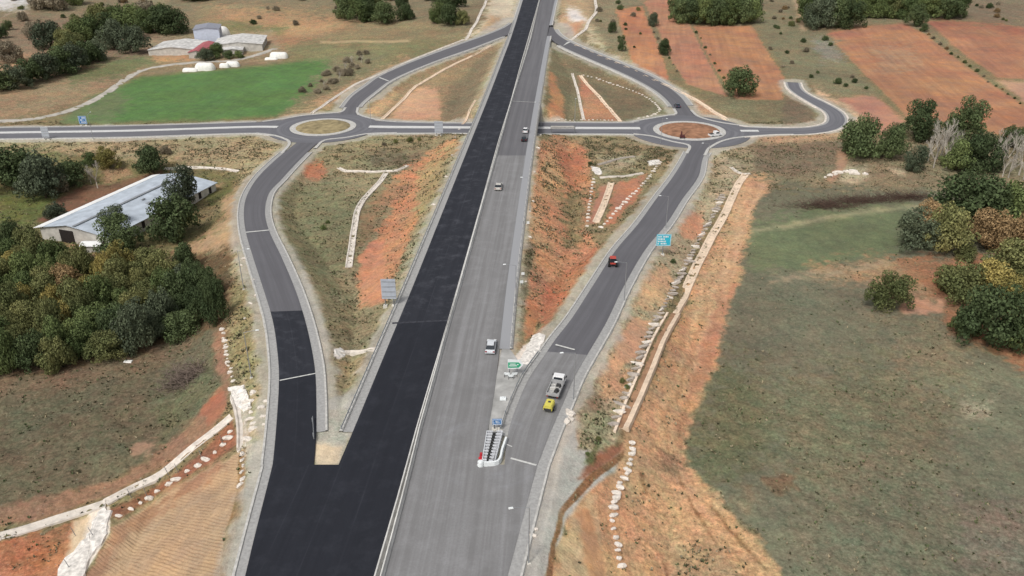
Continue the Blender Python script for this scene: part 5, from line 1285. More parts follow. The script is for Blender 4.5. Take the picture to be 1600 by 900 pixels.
# ------------------------------------------------------------------ weeds and grass tufts standing on banks and meadow (nobody could count them)
wgt = tuft.copy(); inview = (uu > -60) & (uu < 1660) & (vv > 190) & (vv < 960)
area_w = (np.maximum(yw, 50) * .0027) * np.maximum(.28, yw * .0029)
pw = np.where(inview & (dd > 3.2), np.clip(wgt - .08, 0, 1) ** 2.2 * area_w * np.clip(fbm(xw / 2.4, yw / 2.4, 88, 3) * 2.2 + .35, 0.02, 1), 0); pw /= pw.sum()
def tufts(name, n, size, m, label, seed, lo=.5):
    rn = np.random.default_rng(seed); k = rn.choice(len(pw), n, p=pw)
    bs = vb[k] + np.stack([rn.normal(size=n) * .25, rn.normal(size=n) * .25, np.zeros(n)], 1)
    s = size * (lo + rn.random(n) ** 2 * 1.1)
    V = []
    for j in range(5):
        a = rn.random(n) * 2 * np.pi; r = s * (.35 + .5 * rn.random(n)); hh = s * (.35 + .6 * rn.random(n)); wd = s * .28
        ca, sa = np.cos(a), np.sin(a)
        b0 = bs + np.stack([-sa * wd, ca * wd, np.full(n, -.08)], 1); b1 = bs + np.stack([sa * wd, -ca * wd, np.full(n, -.08)], 1)
        m_ = bs + np.stack([ca * r * .6 + sa * wd * .8, sa * r * .6 - ca * wd * .8, hh], 1); tp = bs + np.stack([ca * r, sa * r, hh * .55], 1)
        V.append(np.stack([b0, b1, m_, tp], 1))
    v = np.concatenate(V).reshape(-1, 3); f = np.arange(len(v)).reshape(-1, 4)
    o = bpy.data.objects.new(name, quad_mesh(name, v, f, m)); COL.objects.link(o); tag(o, label, 'weeds', None, 'stuff')
tufts('dark_weeds', 12000, .30, leaf_mat('weed_leaves', (.078, .074, .042), (.13, .115, .07)), 'dark green-brown weeds dotted over banks and meadow', 1)
tufts('dry_grass', 20000, .30, leaf_mat('straw_blades', (.24, .20, .125), (.33, .28, .19)), 'pale straw tufts over banks and meadow', 2)
tufts('green_grass', 12000, .32, leaf_mat('grass_blades', (.085, .105, .05), (.12, .14, .065)), 'green grass tufts over banks and meadow', 3)
# ------------------------------------------------------------------ buildings
M_ROOF = mat('pale_metal_roof', (184, 193, 203), .5, .0, var=.22, scale=.35)
M_ROOFW = mat('white_roof_sheet', (232, 232, 230), .6, var=.1, scale=.4)
M_ROOFG = mat('grey_fibre_roof', (204, 202, 198), .8, var=.4, scale=.5)
M_ROOFR = mat('red_roof_sheet', (170, 96, 100), .8, var=.25, scale=.8)
M_WALL = mat('whitewashed_wall', (196, 192, 184), .9, var=.2, scale=.8)
M_WALLB = mat('bluish_sheet_wall', (196, 202, 216), .7, var=.1, scale=.8)
M_DARK = mat('dark_opening', (46, 40, 38), .9, var=.2)
M_TARP = mat('white_tarp', (232, 230, 224), .6, var=.12, scale=1, bump=.4)
def frame_of(q):
    """q: four eave corners (near-left, near-right, far-right, far-left) -> centre, u axis (width), v axis (length)"""
    P = [Vector(p) for p in q]; c_ = sum(P, Vector()) / 4
    v_ = ((P[2] + P[3]) - (P[0] + P[1])) / 2; u_v = ((P[1] + P[2]) - (P[0] + P[3])) / 2
    L = v_.length; v_.normalize(); u_v -= v_ * u_v.dot(v_); Wd = u_v.length
    return c_, math.atan2(v_.y, v_.x) - math.pi / 2, Wd, L
def shed(name, q, zg, eave, ridge, label, cat, mroof, mwall, group=None, ridge_off=0.0, mroof2=None, over=.4, n_win=0):
    c_, rz, Wd, L = frame_of(q)
    if Wd > L: q = list(q[1:]) + list(q[:1]); c_, rz, Wd, L = frame_of(q)
    t = empty(name, (c_.x, c_.y, zg), rz, label, cat, group)
    w, l = Wd / 2, L / 2; ro = ridge_off * w
    MB().prism([(-w + over, -1.5), (w - over, -1.5), (w - over, eave - .15), (ro, ridge - .25), (-w + over, eave - .15)], -l + over, l - over).build('wall', mwall, t)
    th = .12
    for sx, mm_ in ((-1, mroof2 or mroof), (1, mroof)):
        e = sx * w
        MB().prism([(ro, ridge), (e, eave), (e, eave - th), (ro, ridge - th)], -l, l).build('roof', mm_, t)
    for i in range(n_win):
        yy = -l + L * (i + .7) / (n_win + .4)
        for sx in (-1, 1):
            f_ = MB().box(sx * (w - over) - .04, sx * (w - over) + .04, yy - .6, yy + .6, 1.0, eave - .5).build('window', M_DARK, t)
    return t, w, l
def Wq(z, *pts): return [(*map(float, W(u, v, z)), z) for u, v in pts]
# long barn
zg = float(height(*[np.array([float(a)]) for a in W(200, 325, -8)])[0])
za = zg + 3.4
q = Wq(za, (73, 349), (154, 378), (331, 291), (250, 268))
t, w, l = shed('cattle_barn', q, zg, 3.4, 5.2, 'long white barn with pale metal roof, below the crossroad at the left', 'barn', M_ROOF, M_WALL, None, -.12, None, .5, 9)
MB().prism([(-w - .9, 3.25), (-w * .80, 3.62 + .3), (-w * .80, 3.5 + .3), (-w - .9, 3.1)], -l - .2, l + .2).build('eave_sheet', M_ROOFW, t)
MB().box(w * .02, w * .09, -l + .2, l - .2, 5.02, 5.16).build('roof_seam', M_STEEL, t)
MB().box(-w * .40, -w * .02, -l + .36, -l + .47, -.4, 3.5).build('barn_door', M_DARK, t)
d1 = MB().box(w * .45, w * .55, -l * .05, l * .02, 4.25, 4.4).build('roof_patch', M_STEEL, t)
for sx in (-.5, .0, .45):
    MB().box(w * .25, w * .3, l * sx, l * sx + 1.2, 4.75, 4.9).build('roof_vent', M_STEEL, t)
p = hit(148, 392)
t, w, l = shed('small_shed', [(p[0] - 3, p[1] - 1.5, 0), (p[0] + 2.4, p[1] - 1.5, 0), (p[0] + 2.4, p[1] + 2.2, 0), (p[0] - 3, p[1] + 2.2, 0)], p[2], 1.9, 2.5, 'small white-roofed shed at the edge of the left wood, below the barn door', 'shed', M_ROOFW, M_WALL)
MB().box(-.5, .5, -l + .36, -l + .42, 0, 1.7).build('door', M_DARK, t)
# white sheet under the wood edge
p = hit(202, 566); b_ = MB(); b_.box(-1.1, .6, -.5, .5, .1, .28, tx=.1, ty=.1); b_.box(-2.4, -1.4, -.3, .5, .1, .3, tx=.1)
tag(b_.build('discarded_sheet', M_TARP, loc=tuple(p), bevel=.03), 'white discarded sheet lying at the front edge of the left wood', 'sheet')
# farm at the top left
def gz(u, v): return float(hit(u, v)[2])
zf = gz(320, 60)
def farm(name, eave, ridge, pts, label, cat, mr, mw, **k):
    z = gz(sum(p[0] for p in pts) / 4, sum(p[1] for p in pts) / 4)
    q = Wq(z + eave, *pts)
    return shed(name, q, z, eave, ridge, label, cat, mr, mw, 'farm buildings at the top left', **k)
farm('farm_barn', 6.0, 7.0, [(301, 45), (342, 47), (345, 39), (307, 37.5)], 'tall bluish-white farm barn with grey roof, beside the white dome', 'barn', mat('slate_grey_roof', (140, 142, 152), .7), M_WALLB, n_win=1)
farm('farm_shed', 2.6, 4.0, [(236, 74), (300, 82), (322, 66), (262, 62)], 'long low farm shed with patchy pale roof, leftmost of the farm', 'shed', M_ROOFG, M_WALL, n_win=6)
farm('farm_shed', 2.6, 3.6, [(296, 80), (317, 84), (338, 68), (316, 65)], 'low farm shed with a reddish roof, in the middle of the farm', 'shed', M_ROOFR, M_WALL, n_win=2)
farm('farm_shed', 3.6, 5.0, [(334, 68), (408, 72), (417, 57), (344, 55)], 'wide open farm shed with pale roof, rightmost of the farm', 'shed', M_ROOFG, M_WALL, n_win=4)
farm('farm_shed', 2.4, 3.0, [(346, 78), (378, 79), (384, 70), (352, 69)], 'small grey lean-to in front of the wide open farm shed', 'shed', M_ROOFG, M_WALL, n_win=1)
# dome tent
def dome(u, v, r, h, name, label, L=0, cat='tent', m=None, group=None):
    p = hit(u, v); b_ = MB(); n = 16; k = 6; vs = []; fs = []
    for j in range(k + 1):
        a = j / k * math.pi / 2
        for i in range(n):
            t_ = 2 * math.pi * i / n; x = r * math.cos(t_) * math.cos(a) ** .7; y = r * math.sin(t_) * math.cos(a) ** .7
            vs.append((x + (L if x > 0 else -L) * (1 if j < k or True else 0), y, h * math.sin(a)))
    for j in range(k):
        for i in range(n): fs.append((j * n + i, j * n + (i + 1) % n, (j + 1) * n + (i + 1) % n, (j + 1) * n + i))
    b_.add(vs, fs); b_.add([(-L, 0, h), (L, 0, h)], [])
    b_.box(-L, L, -r * .2, r * .2, h * .9, h * 1.0) if L else None
    o = b_.build(name, m or M_TARP, smooth=True, loc=(p[0], p[1], p[2] - .2)); tag(o, label, cat, group)
dome(348, 57, 4.6, 6.0, 'dome_tent', 'bright white dome tent beside the tall farm barn', cat='tent')
dome(321, 109, 2.8, 3.6, 'wrapped_stack', 'big white wrapped stack by the farm lane above the green field', 2.2, 'wrapped stack', group='white wrapped stacks')
dome(298, 111, 1.8, 1.7, 'wrapped_stack', 'low white tarp left of the big wrapped stack', 2.2, 'wrapped stack', group='white wrapped stacks')
dome(351, 105, 1.6, 2.2, 'wrapped_stack', 'small white wrapped stack right of the big one', 1.0, 'wrapped stack', group='white wrapped stacks')
dome(364, 104, 2.0, 2.8, 'wrapped_stack', 'medium white wrapped stack right of the small one', 1.6, 'wrapped stack', group='white wrapped stacks')
dome(436, 90, 2.2, 3.0, 'wrapped_stack', 'white wrapped stack at the right end of the farm lane', 2.6, 'wrapped stack', group='white wrapped stacks')
dome(424, 93, 1.4, 1.3, 'wrapped_stack', 'low white tarp tail beside the stack at the right end of the lane', 2.0, 'wrapped stack', group='white wrapped stacks')
# farm lane and tracks on the ground
def track(pts, w, rgb, nm):
    P = ground_path(pts, 3)
    o = sweep_profile(P, [(-w / 2 - .6, -.5), (-w / 2, .1), (w / 2, .1), (w / 2 + .6, -.5)], nm, mat(nm, rgb, .95, var=.25, scale=.4), skip_caps=True); o['kind'] = 'structure'
track([(-160, 194), (0, 189), (60, 185), (110, 172), (150, 155), (182, 134), (205, 118), (228, 108), (255, 103), (290, 99), (340, 96), (372, 93), (400, 86), (430, 76)], 3.6, (180, 174, 164), 'gravel_lane')

# ------------------------------------------------------------------ vehicles
M_GLASS = mat('dark_window_glass', (38, 44, 50), .15, var=.05, spec=.6); M_TYRE = mat('tyre_rubber', (30, 30, 30), .9)
M_LAMP = mat('headlight_glass', (220, 220, 215), .2); M_RED = mat('tail_light_red', (150, 20, 20), .3)
def road_dir(st, y):
    c_ = (st[:, 0:2] + st[:, 2:4]) / 2; i = int(np.clip(np.argmin(abs(c_[:, 1] - y)), 0, len(c_) - 2)); d = c_[i + 1] - c_[i]
    return math.atan2(d[1], d[0]) - math.pi / 2
def wheel(t, x, y, r=.33, w=.22):
    o = MB().tube((x - w / 2, y, r), (x + w / 2, y, r), r, r, 16).build('wheel', M_TYRE, t)
    MB().tube((x - w / 2 - .01, y, r), (x + w / 2 + .01, y, r), r * .58, r * .58, 10).build('rim', M_STEEL, o)
def car(u, v, z, rz, paint, label, roof=None, L=4.4, Wc=1.8, name='parked_car'):
    x, y = map(float, W(u, v, z)); t = empty(name, (x, y, z), rz, label, 'car', 'cars on the roads')
    h = Wc / 2; l = L / 2
    P = MATS.get(paint[0]) or mat(paint[0], paint[1], .3, .0, var=.04, spec=.6)
    # lower body: profile along y (length), lofted across the width
    prof = [(-l, .32), (-l + .03, .72), (-l * .82, .88), (-l * .55, .94), (l * .38, .96), (l * .86, .82), (l, .62), (l, .32), (l * .8, .22), (-l * .8, .22)]
    n = len(prof); vs = [(sx * (h - (.10 if z_ > .8 else 0)), y_, z_) for sx in (-1, 1) for y_, z_ in prof]
    fs = [(k, (k + 1) % n, n + (k + 1) % n, n + k) for k in range(n)] + [tuple(range(n)), tuple(range(2 * n - 1, n - 1, -1))]
    MB().add(vs, fs).build('body', P, t, bevel=.05)
    cab = [(-l * .80, .92), (-l * .50, 1.40), (l * .10, 1.44), (l * .44, .95)]; vs = [(sx * (h - (.10 if z_ < 1 else .26)), y_, z_) for sx in (-1, 1) for y_, z_ in cab]
    MB().add(vs, [(0, 1, 5, 4), (1, 2, 6, 5), (2, 3, 7, 6), (3, 0, 4, 7), (0, 3, 2, 1), (4, 5, 6, 7)]).build('window', M_GLASS, t)
    MB().box(-h + .27, h - .27, -l * .50, l * .10, 1.40, 1.475, tx=.04, ty=.05).build('roof', roof or P, t)
    for sx in (-1, 1):
        for yy in (-l * .62, l * .62): wheel(t, sx * (h - .1), yy)
        MB().box(sx * h * .72 - .2, sx * h * .72 + .2, l - .08, l + .02, .55, .72).build('headlight', M_LAMP, t)
        MB().box(sx * h * .76 - .16, sx * h * .76 + .16, -l - .02, -l + .08, .6, .8).build('tail_light', M_RED, t)
    return t
rzE = road_dir(ST['east_main'], float(W(770, 400)[1]))
car(767, 545, .01, rzE, ('silver_white_paint', (205, 208, 212)), 'white car driving alone on the worn grey carriageway, nearest the green sign', L=4.5)
car(779, 294, .01, rzE, ('champagne_paint', (190, 186, 178)), 'light estate car on the grey carriageway, just below the darker asphalt seam', L=4.9, Wc=2.0)
car(821, 206, .01, rzE, ('white_car_paint', (225, 225, 225)), 'white car on the grey carriageway just ahead of the black one', L=4.6)
car(819, 219, .01, rzE, ('black_car_paint', (38, 40, 44)), 'black car on the grey carriageway just behind the white one', L=4.4)
car(1058, 167, -4.9, road_dir(ST['east_far_slip'], float(W(1058, 167, -5)[1])) + .1, ('dark_blue_paint', (60, 68, 84)), 'dark car coming down the upper right slip road to the roundabout', L=4.2)
# light truck
x, y = map(float, W(869, 611, .0)); rzT = road_dir(ST['east_slip'], y)
t = empty('light_truck', (x, y, .02), rzT, 'white cab light truck with loaded open bed, on the slip road at the lower right', 'truck')
MW_ = MATS['white_car_paint']
MB().prism([(-.2, 0), (-.2, 0)], 0, 0) if False else None
prof = [(1.05, .45), (1.05, 1.25), (1.25, 2.05), (2.35, 2.08), (2.75, 1.35), (2.85, 1.2), (2.88, .45)]
n = len(prof); vs = [(sx * (1.0 - (.1 if z_ > 1.5 else 0)), y_, z_) for sx in (-1, 1) for y_, z_ in prof]
MB().add(vs, [(k, (k + 1) % n, n + (k + 1) % n, n + k) for k in range(n)] + [tuple(range(n)), tuple(range(2 * n - 1, n - 1, -1))]).build('cab', MW_, t, bevel=.05)
MB().add([(-.85, 2.83, 1.28), (.85, 2.83, 1.28), (.78, 2.42, 2.0), (-.78, 2.42, 2.0)], [(0, 1, 2, 3)]).build('windscreen', M_GLASS, t)
MB().add([(-.8, 1.08, 1.4), (.8, 1.08, 1.4), (.74, 1.2, 1.9), (-.74, 1.2, 1.9)], [(3, 2, 1, 0)]).build('window', M_GLASS, t)
for sx in (-1, 1): MB().add([(sx * 1.012, 1.4, 1.3), (sx * 1.012, 2.5, 1.3), (sx * .92, 2.25, 1.9), (sx * .92, 1.45, 1.9)], [(0, 1, 2, 3)]).build('window', M_GLASS, t)
M_BED = mat('grey_truck_bed', (168, 168, 168), .6, var=.2)
b_ = MB(); b_.box(-1.05, 1.05, -2.75, .98, .72, .84); b_.box(-1.08, -1.0, -2.75, .98, .84, 1.28); b_.box(1.0, 1.08, -2.75, .98, .84, 1.28); b_.box(-1.0, 1.0, -2.8, -2.72, .84, 1.28); b_.box(-1.0, 1.0, .92, 1.0, .84, 1.6)
b_.build('bed', M_BED, t)
MB().box(-.45, .45, -2.6, 2.6, .45, .7).build('chassis', M_TYRE, t)
for sx in (-1, 1):
    for yy in (-1.7, 2.0): wheel(t, sx * .88, yy, .4, .26)
    MB().box(sx * .75 - .17, sx * .75 + .17, 2.86, 2.93, .7, .9).build('headlight', M_LAMP, t)
    MB().box(sx * .85 - .12, sx * .85 + .12, -2.84, -2.78, .6, .75).build('tail_light', M_RED, t)
    MB().box(sx * 1.15 - .08, sx * 1.15 + .08, 2.3, 2.42, 1.4, 1.75).build('mirror', M_TYRE, t)
def in_bed(dx, dy):
    c_, s_ = math.cos(rzT), math.sin(rzT); return (x + c_ * dx - s_ * dy, y + s_ * dx + c_ * dy, .86)
M_CRATE = mat('dark_machine_grey', (62, 62, 62), .6, var=.3); M_BOXW = mat('dusty_white_box', (210, 208, 202), .7)
b_ = MB(); b_.box(-.4, .4, -.3, .3, 0, .5, tx=.05, ty=.05); b_.tube((-.3, 0, .5), (.3, 0, .5), .16, .16, 8); o = b_.build('generator', M_CRATE, loc=in_bed(.35, .1), bevel=.02); o.rotation_euler[2] = rzT; tag(o, 'dark generator in the truck bed, nearest the cab', 'generator')
b_ = MB(); b_.box(-.5, .5, -.22, .22, 0, .4, tx=.04, ty=.04); b_.box(-.1, .1, -.03, .03, .4, .47); o = b_.build('tool_chest', M_BOXW, loc=in_bed(-.4, -.9), bevel=.02); o.rotation_euler[2] = rzT + .4; tag(o, 'pale tool chest lying askew in the middle of the truck bed', 'tool chest')
b_ = MB(); b_.box(-.3, .3, -.4, .4, 0, .55, tx=.06, ty=.06); b_.tube((0, -.2, .55), (0, .2, .55), .1, .1, 6); o = b_.build('compactor_engine', M_CRATE, loc=in_bed(.4, -1.5), bevel=.02); o.rotation_euler[2] = rzT - .3; tag(o, 'dark engine block at the back right of the truck bed', 'engine')
for i, (dx, dy, a) in enumerate(((-.5, .3, .2), (-.2, -1.9, 1.2), (.1, -.5, .8))):
    o = MB().tube((-.5, 0, .08), (.5, 0, .08), .08, .08, 8).tube((-.4, .1, .16), (.4, .15, .2), .03, .03, 5).build('hose_bundle', M_BOXW, loc=in_bed(dx, dy)); o.rotation_euler[2] = rzT + a
    tag(o, ['pale hose bundle in the truck bed behind the cab on the left', 'pale hose bundle across the tail of the truck bed', 'pale hose bundle in the centre of the truck bed'][i], 'hose', 'hoses in the truck bed')
# towed compressor
x2, y2 = map(float, W(858, 640, .0)); M_YEL = mat('yellow_machine_paint', (206, 196, 92), .5, var=.1)
t = empty('towed_compressor', (x2, y2, .02), rzT, 'yellow towed compressor trailer hitched behind the white light truck', 'compressor')
MB().prism([(-.72, .5), (.72, .5), (.72, 1.15), (.55, 1.42), (-.55, 1.42), (-.72, 1.15)], -1.15, .95).build('housing', M_YEL, t, bevel=.05)
MB().box(-.2, .2, -.1, .3, 1.42, 1.47).build('exhaust_hatch', M_CRATE, t)
MB().box(-.6, .6, -1.2, -1.15, .55, .95).build('rear_grille', M_CRATE, t)
MB().tube((0, .9, .55), (0, 2.0, .5), .06, .06, 6).build('drawbar', M_STEEL, t)
for sx in (-1, 1): wheel(t, sx * .8, -.15, .33, .2); MB().box(sx * .8 - .14, sx * .8 + .14, -.6, .3, .68, .74).build('mudguard', M_CRATE, t)
# red tractor with front loader
zt_ = zt(412, zB); x, y = map(float, W(957, 415, zt_)); M_REDP = mat('red_tractor_paint', (178, 72, 62), .5, var=.1)
t = empty('tractor', (x, y, zt_ + .02), road_dir(ST['east_slip'], y) + .25, 'red tractor working at the left edge of the right slip road', 'tractor')
MB().box(-.45, .45, .2, 2.0, .8, 1.45, tx=.08, ty=.12).build('bonnet', M_REDP, t, bevel=.04)
MB().box(-.75, .75, -1.3, .15, .85, 1.2).build('fender', M_REDP, t, bevel=.04)
c_ = MB().box(-.65, .65, -1.1, .1, 1.2, 2.25, tx=.08, ty=.08).build('cab', M_GLASS, t)
MB().box(-.72, .72, -1.2, .2, 2.26, 2.4, tx=.1, ty=.1).build('roof', M_REDP, t)
for sx in (-1, 1):
    wheel(t, sx * .85, -.75, .75, .42); wheel(t, sx * .75, 1.5, .48, .3)
    MB().tube((sx * .5, .3, 1.2), (sx * .45, 2.6, .6), .07, .07, 5).build('loader_arm', M_CRATE, t)
MB().prism([(-.85, .2), (.85, .2), (.85, .8), (-.85, .8)], 2.6, 2.75).build('bucket', M_CRATE, t)
x, y = map(float, W(968, 398, -3)); 
# minibus / pale van turning off the roundabout
x, y = map(float, W(1117, 213, -5)); t = empty('pickup_van', (x, y, -4.99), R(-70), 'white pickup van parked at the right rim of the right roundabout', 'van', 'cars on the roads')
prof = [(-2.4, .4), (-2.4, 1.0), (-.4, 1.05), (-.3, 1.85), (1.0, 1.9), (1.6, 1.2), (2.4, 1.0), (2.4, .4)]
n = len(prof); vs = [(sx * .95, y_, z_) for sx in (-1, 1) for y_, z_ in prof]
MB().add(vs, [(k, (k + 1) % n, n + (k + 1) % n, n + k) for k in range(n)] + [tuple(range(n)), tuple(range(2 * n - 1, n - 1, -1))]).build('body', MW_, t, bevel=.05)
MB().add([(-.8, 1.55, 1.27), (.8, 1.55, 1.27), (.75, 1.06, 1.84), (-.75, 1.06, 1.84)], [(0, 1, 2, 3)]).build('windscreen', M_GLASS, t)
for sx in (-1, 1):
    MB().add([(sx * .96, -.2, 1.2), (sx * .96, 1.3, 1.2), (sx * .96, .95, 1.75), (sx * .96, -.2, 1.75)], [(0, 1, 2, 3)]).build('window', M_GLASS, t)
    for yy in (-1.5, 1.6): wheel(t, sx * .85, yy, .36)
MB().box(-.8, .8, -2.3, -.5, 1.02, 1.09).build('bed_cover', M_CRATE, t)
# construction items by the roundabout
def px_loc(u, v, z): return (*map(float, W(u, v, z)), z)
x, y, z = px_loc(1066, 216, -4.9)
b_ = MB(); b_.box(-.9, .9, -.6, .6, .35, 1.1, tx=.1, ty=.1); b_.tube((-.4, 0, 1.1), (-.4, 0, 2.6), .35, .2, 8); b_.tube((.3, 0, .9), (1.6, 0, 2.2), .12, .08, 6)
t = empty('site_machine', (x, y, z), 0, 'small dark red site machine on the near rim of the right roundabout', 'machine')
o = b_.build('body', mat('dark_red_paint', (84, 44, 44), .6), t)
for sx in (-1, 1):
    for yy in (-.5, .5): wheel(t, sx * .7, yy, .3, .2)

# ------------------------------------------------------------------ road signs
M_SIGNB = mat('cyan_sign_face', (52, 178, 204), .5, var=.05); M_SIGND = mat('blue_sign_face', (58, 118, 176), .5, var=.05); M_SIGNG = mat('green_sign_face', (48, 160, 120), .5, var=.05)
M_SW = mat('sign_white', (226, 230, 230), .5, var=.03); M_BACK = mat('sign_back_grey', (176, 182, 192), .5, var=.1); M_POST = mat('sign_post_steel', (120, 122, 124), .6); M_FOOT = mat('sign_footing', (206, 202, 192), .9)
def strokes(b_, rows, x0, x1, z0, z1, y_, seed, dens=.8):
    rn_ = random.Random(seed); n = rows
    for i in range(n):
        zz = z1 - (z1 - z0) * (i + .5) / n; hh = (z1 - z0) / n * .3; xx = x0
        while xx < x1:
            w_ = rn_.uniform(.08, .22) * (x1 - x0) * .5; w_ = min(w_, x1 - xx)
            if rn_.random() < dens: b_.box(xx, xx + w_, y_ - .02, y_, zz - hh, zz + hh)
            xx += w_ + .04 * (x1 - x0)
def big_sign(u, v, w, h, post, mface, label, rows=4, seed=1, posts=2, back=False, name='direction_sign', rz=0.0):
    p = hit(u, v); t = empty(name, p, rz, label, 'road sign', 'large road signs')
    h0 = post
    MB().box(-w / 2, w / 2, -.06, .06, h0, h0 + h).build('panel', M_BACK if back else mface, t, bevel=.02)
    s_ = -1
    if not back:
        b_ = MB(); e = .08
        b_.box(-w / 2 + e, w / 2 - e, -.085, -.062, h0 + h - e * 2, h0 + h - e); b_.box(-w / 2 + e, w / 2 - e, -.085, -.062, h0 + e, h0 + e * 2)
        b_.box(-w / 2 + e, -w / 2 + 2 * e, -.085, -.062, h0 + 2 * e, h0 + h - 2 * e); b_.box(w / 2 - 2 * e, w / 2 - e, -.085, -.062, h0 + 2 * e, h0 + h - 2 * e)
        b_.build('border', M_SW, t)
        b_ = MB(); strokes(b_, rows, -w / 2 + .35, w / 2 - .35, h0 + .3, h0 + h - .3, -.07, seed); b_.build('lettering', M_SW, t)
    else:
        b_ = MB()
        for k in range(4): zz = h0 + h * (k + .5) / 4; b_.box(-w / 2 + .1, w / 2 - .1, -.12, -.065, zz - .05, zz + .05)
        b_.build('stiffener', M_STEEL, t)
    for k in range(posts):
        xx = 0 if posts == 1 else (-w * .3 + k * w * .6 / (posts - 1))
        MB().tube((xx, .12, -1.0), (xx, .12, h0 + h * .9), .1, .1, 8).build('post', M_POST, t)
        MB().box(xx - .45, xx + .45, -.4, .5, -.4, .22, tx=.06, ty=.06).build('footing', M_FOOT, t)
    return t
big_sign(1035, 398, 3.5, 3.0, 2.3, M_SIGNB, 'bright cyan panel sign on the bank right of the right slip road', 4, 3, 1)
big_sign(609, 478, 2.9, 4.4, 1.6, M_BACK, 'tall pale sign seen from behind, left of the fresh black carriageway', back=True)
big_sign(686, 212, 3.0, 4.2, 1.0, M_BACK, 'pale teal sign board straddling the cross road verge left of the motorway', back=True)
big_sign(131, 196, 3.0, 3.0, .6, M_SIGND, 'blue sign at the lower edge of the green field', 3, 5)
big_sign(73, 218, 2.6, 3.6, .8, M_BACK, 'grey sign back on the verge of the cross road at the far left', back=True)
big_sign(777, 672, 1.5, 1.1, 1.0, M_SIGND, 'small blue sign standing at the head of the crash cushion', 2, 8, 2)
# green exit sign pointing right: arrow-ended panel
p = hit(803, 588); t = empty('exit_sign', p, 0, 'green and white arrow-ended exit sign on the gravel between motorway and right slip road', 'road sign', 'large road signs')
def arrow_panel(w, h, z0_, y0_, y1_, m_, nm, tip=.9):
    vs = [(-w / 2, z0_), (w / 2, z0_ + .12), (w / 2 + tip, z0_ + h * .45), (w / 2, z0_ + h - .1), (-w / 2, z0_ + h)]
    n = 5; v3 = [(a, y0_, b__) for a, b__ in vs] + [(a, y1_, b__) for a, b__ in vs]
    MB().add(v3, [(k, (k + 1) % n, n + (k + 1) % n, n + k) for k in range(n)] + [tuple(range(n - 1, -1, -1)), tuple(range(n, 2 * n))]).build(nm, m_, t)
arrow_panel(2.1, 1.9, 1.5, -.05, .05, M_SW, 'panel', .55)
def arrow2():
    vs = [(-1.0, 1.75), (.8, 1.8), (1.25, 2.35), (.8, 2.85), (-1.0, 2.85)]; n = 5
    MB().add([(a, -.075, b__) for a, b__ in vs] + [(a, -.052, b__) for a, b__ in vs], [(k, (k + 1) % n, n + (k + 1) % n, n + k) for k in range(n)] + [tuple(range(n - 1, -1, -1)), tuple(range(n, 2 * n))]).build('green_field', M_SIGNG, t)
arrow2()
b_ = MB(); b_.box(-.7, .3, -.1, -.078, 2.45, 2.6); b_.box(-.8, .5, -.1, -.078, 2.1, 2.25); b_.box(.5, .8, -.1, -.078, 2.35, 2.5); b_.build('lettering', M_SW, t)
for xx in (-.75, .55): MB().tube((xx, .12, -.8), (xx, .12, 3.2), .08, .08, 8).build('post', M_POST, t); MB().box(xx - .3, xx + .3, -.2, .4, -.3, .18).build('footing', M_FOOT, t)
# folding trestle with white boards by the sign
for i, (u, v, dx) in enumerate(((792, 590, 0), (798, 593, 0), (804, 590, 0))):
    p = hit(u, v); t = empty('trestle_barrier', p, R(-5 + 8 * i), ['left', 'middle', 'right'][i] + ' white trestle board with dark feet in front of the green exit sign', 'barrier', 'white trestles before the green sign')
    MB().box(-.5, .5, -.05, .05, .55, 1.0).build('board', M_SW, t)
    for sx in (-.4, .4):
        for sy in (-.3, .3): MB().tube((sx, 0, .9), (sx, sy, -.1), .035, .035, 5).build('leg', M_CRATE, t)
# crash cushion at the nose between the carriageway and the slip road
za = 0.0
A0 = Vector(px_loc(761, 680, za)); A1 = Vector(px_loc(785, 680, za)); B0 = Vector(px_loc(754, 724, za)); B1 = Vector(px_loc(770, 726, za))
M_CUSH = mat('cushion_white', (198, 200, 204), .5, var=.12)
t = empty('crash_cushion', (A0 + A1 + B0 + B1) / 4, 0, 'white slatted crash cushion at the nose between grey carriageway and right slip road', 'crash cushion'); o0 = (A0 + A1 + B0 + B1) / 4
nb = 10
for i in range(nb + 1):
    f_ = i / nb; a = A0.lerp(B0, f_) - o0; b2 = A1.lerp(B1, f_) - o0; m0 = a.lerp(b2, .40); m1 = a.lerp(b2, .62)
    for p0_, p1_ in ((a, m0), (m1, b2)):
        d = (p1_ - p0_); nn = Vector((-d.y, d.x, 0)).normalized() * .12
        MB().add([p0_ - nn, p1_ - nn, p1_ + nn, p0_ + nn, p0_ - nn + Vector((0, 0, .8)), p1_ - nn + Vector((0, 0, .8)), p1_ + nn + Vector((0, 0, .8)), p0_ + nn + Vector((0, 0, .8))], [(0, 3, 2, 1), (4, 5, 6, 7), (0, 1, 5, 4), (1, 2, 6, 5), (2, 3, 7, 6), (3, 0, 4, 7)]).build('diaphragm', M_CUSH, t)
    if i < nb:
        c0 = m0.lerp(m1, .5) + (A0.lerp(B0, (i + .5) / nb) - A0.lerp(B0, f_))
        MB().box(c0.x - .32, c0.x + .32, c0.y - .16, c0.y + .16, c0.z + .05, c0.z + .7).build('damper_box', M_CRATE, t)
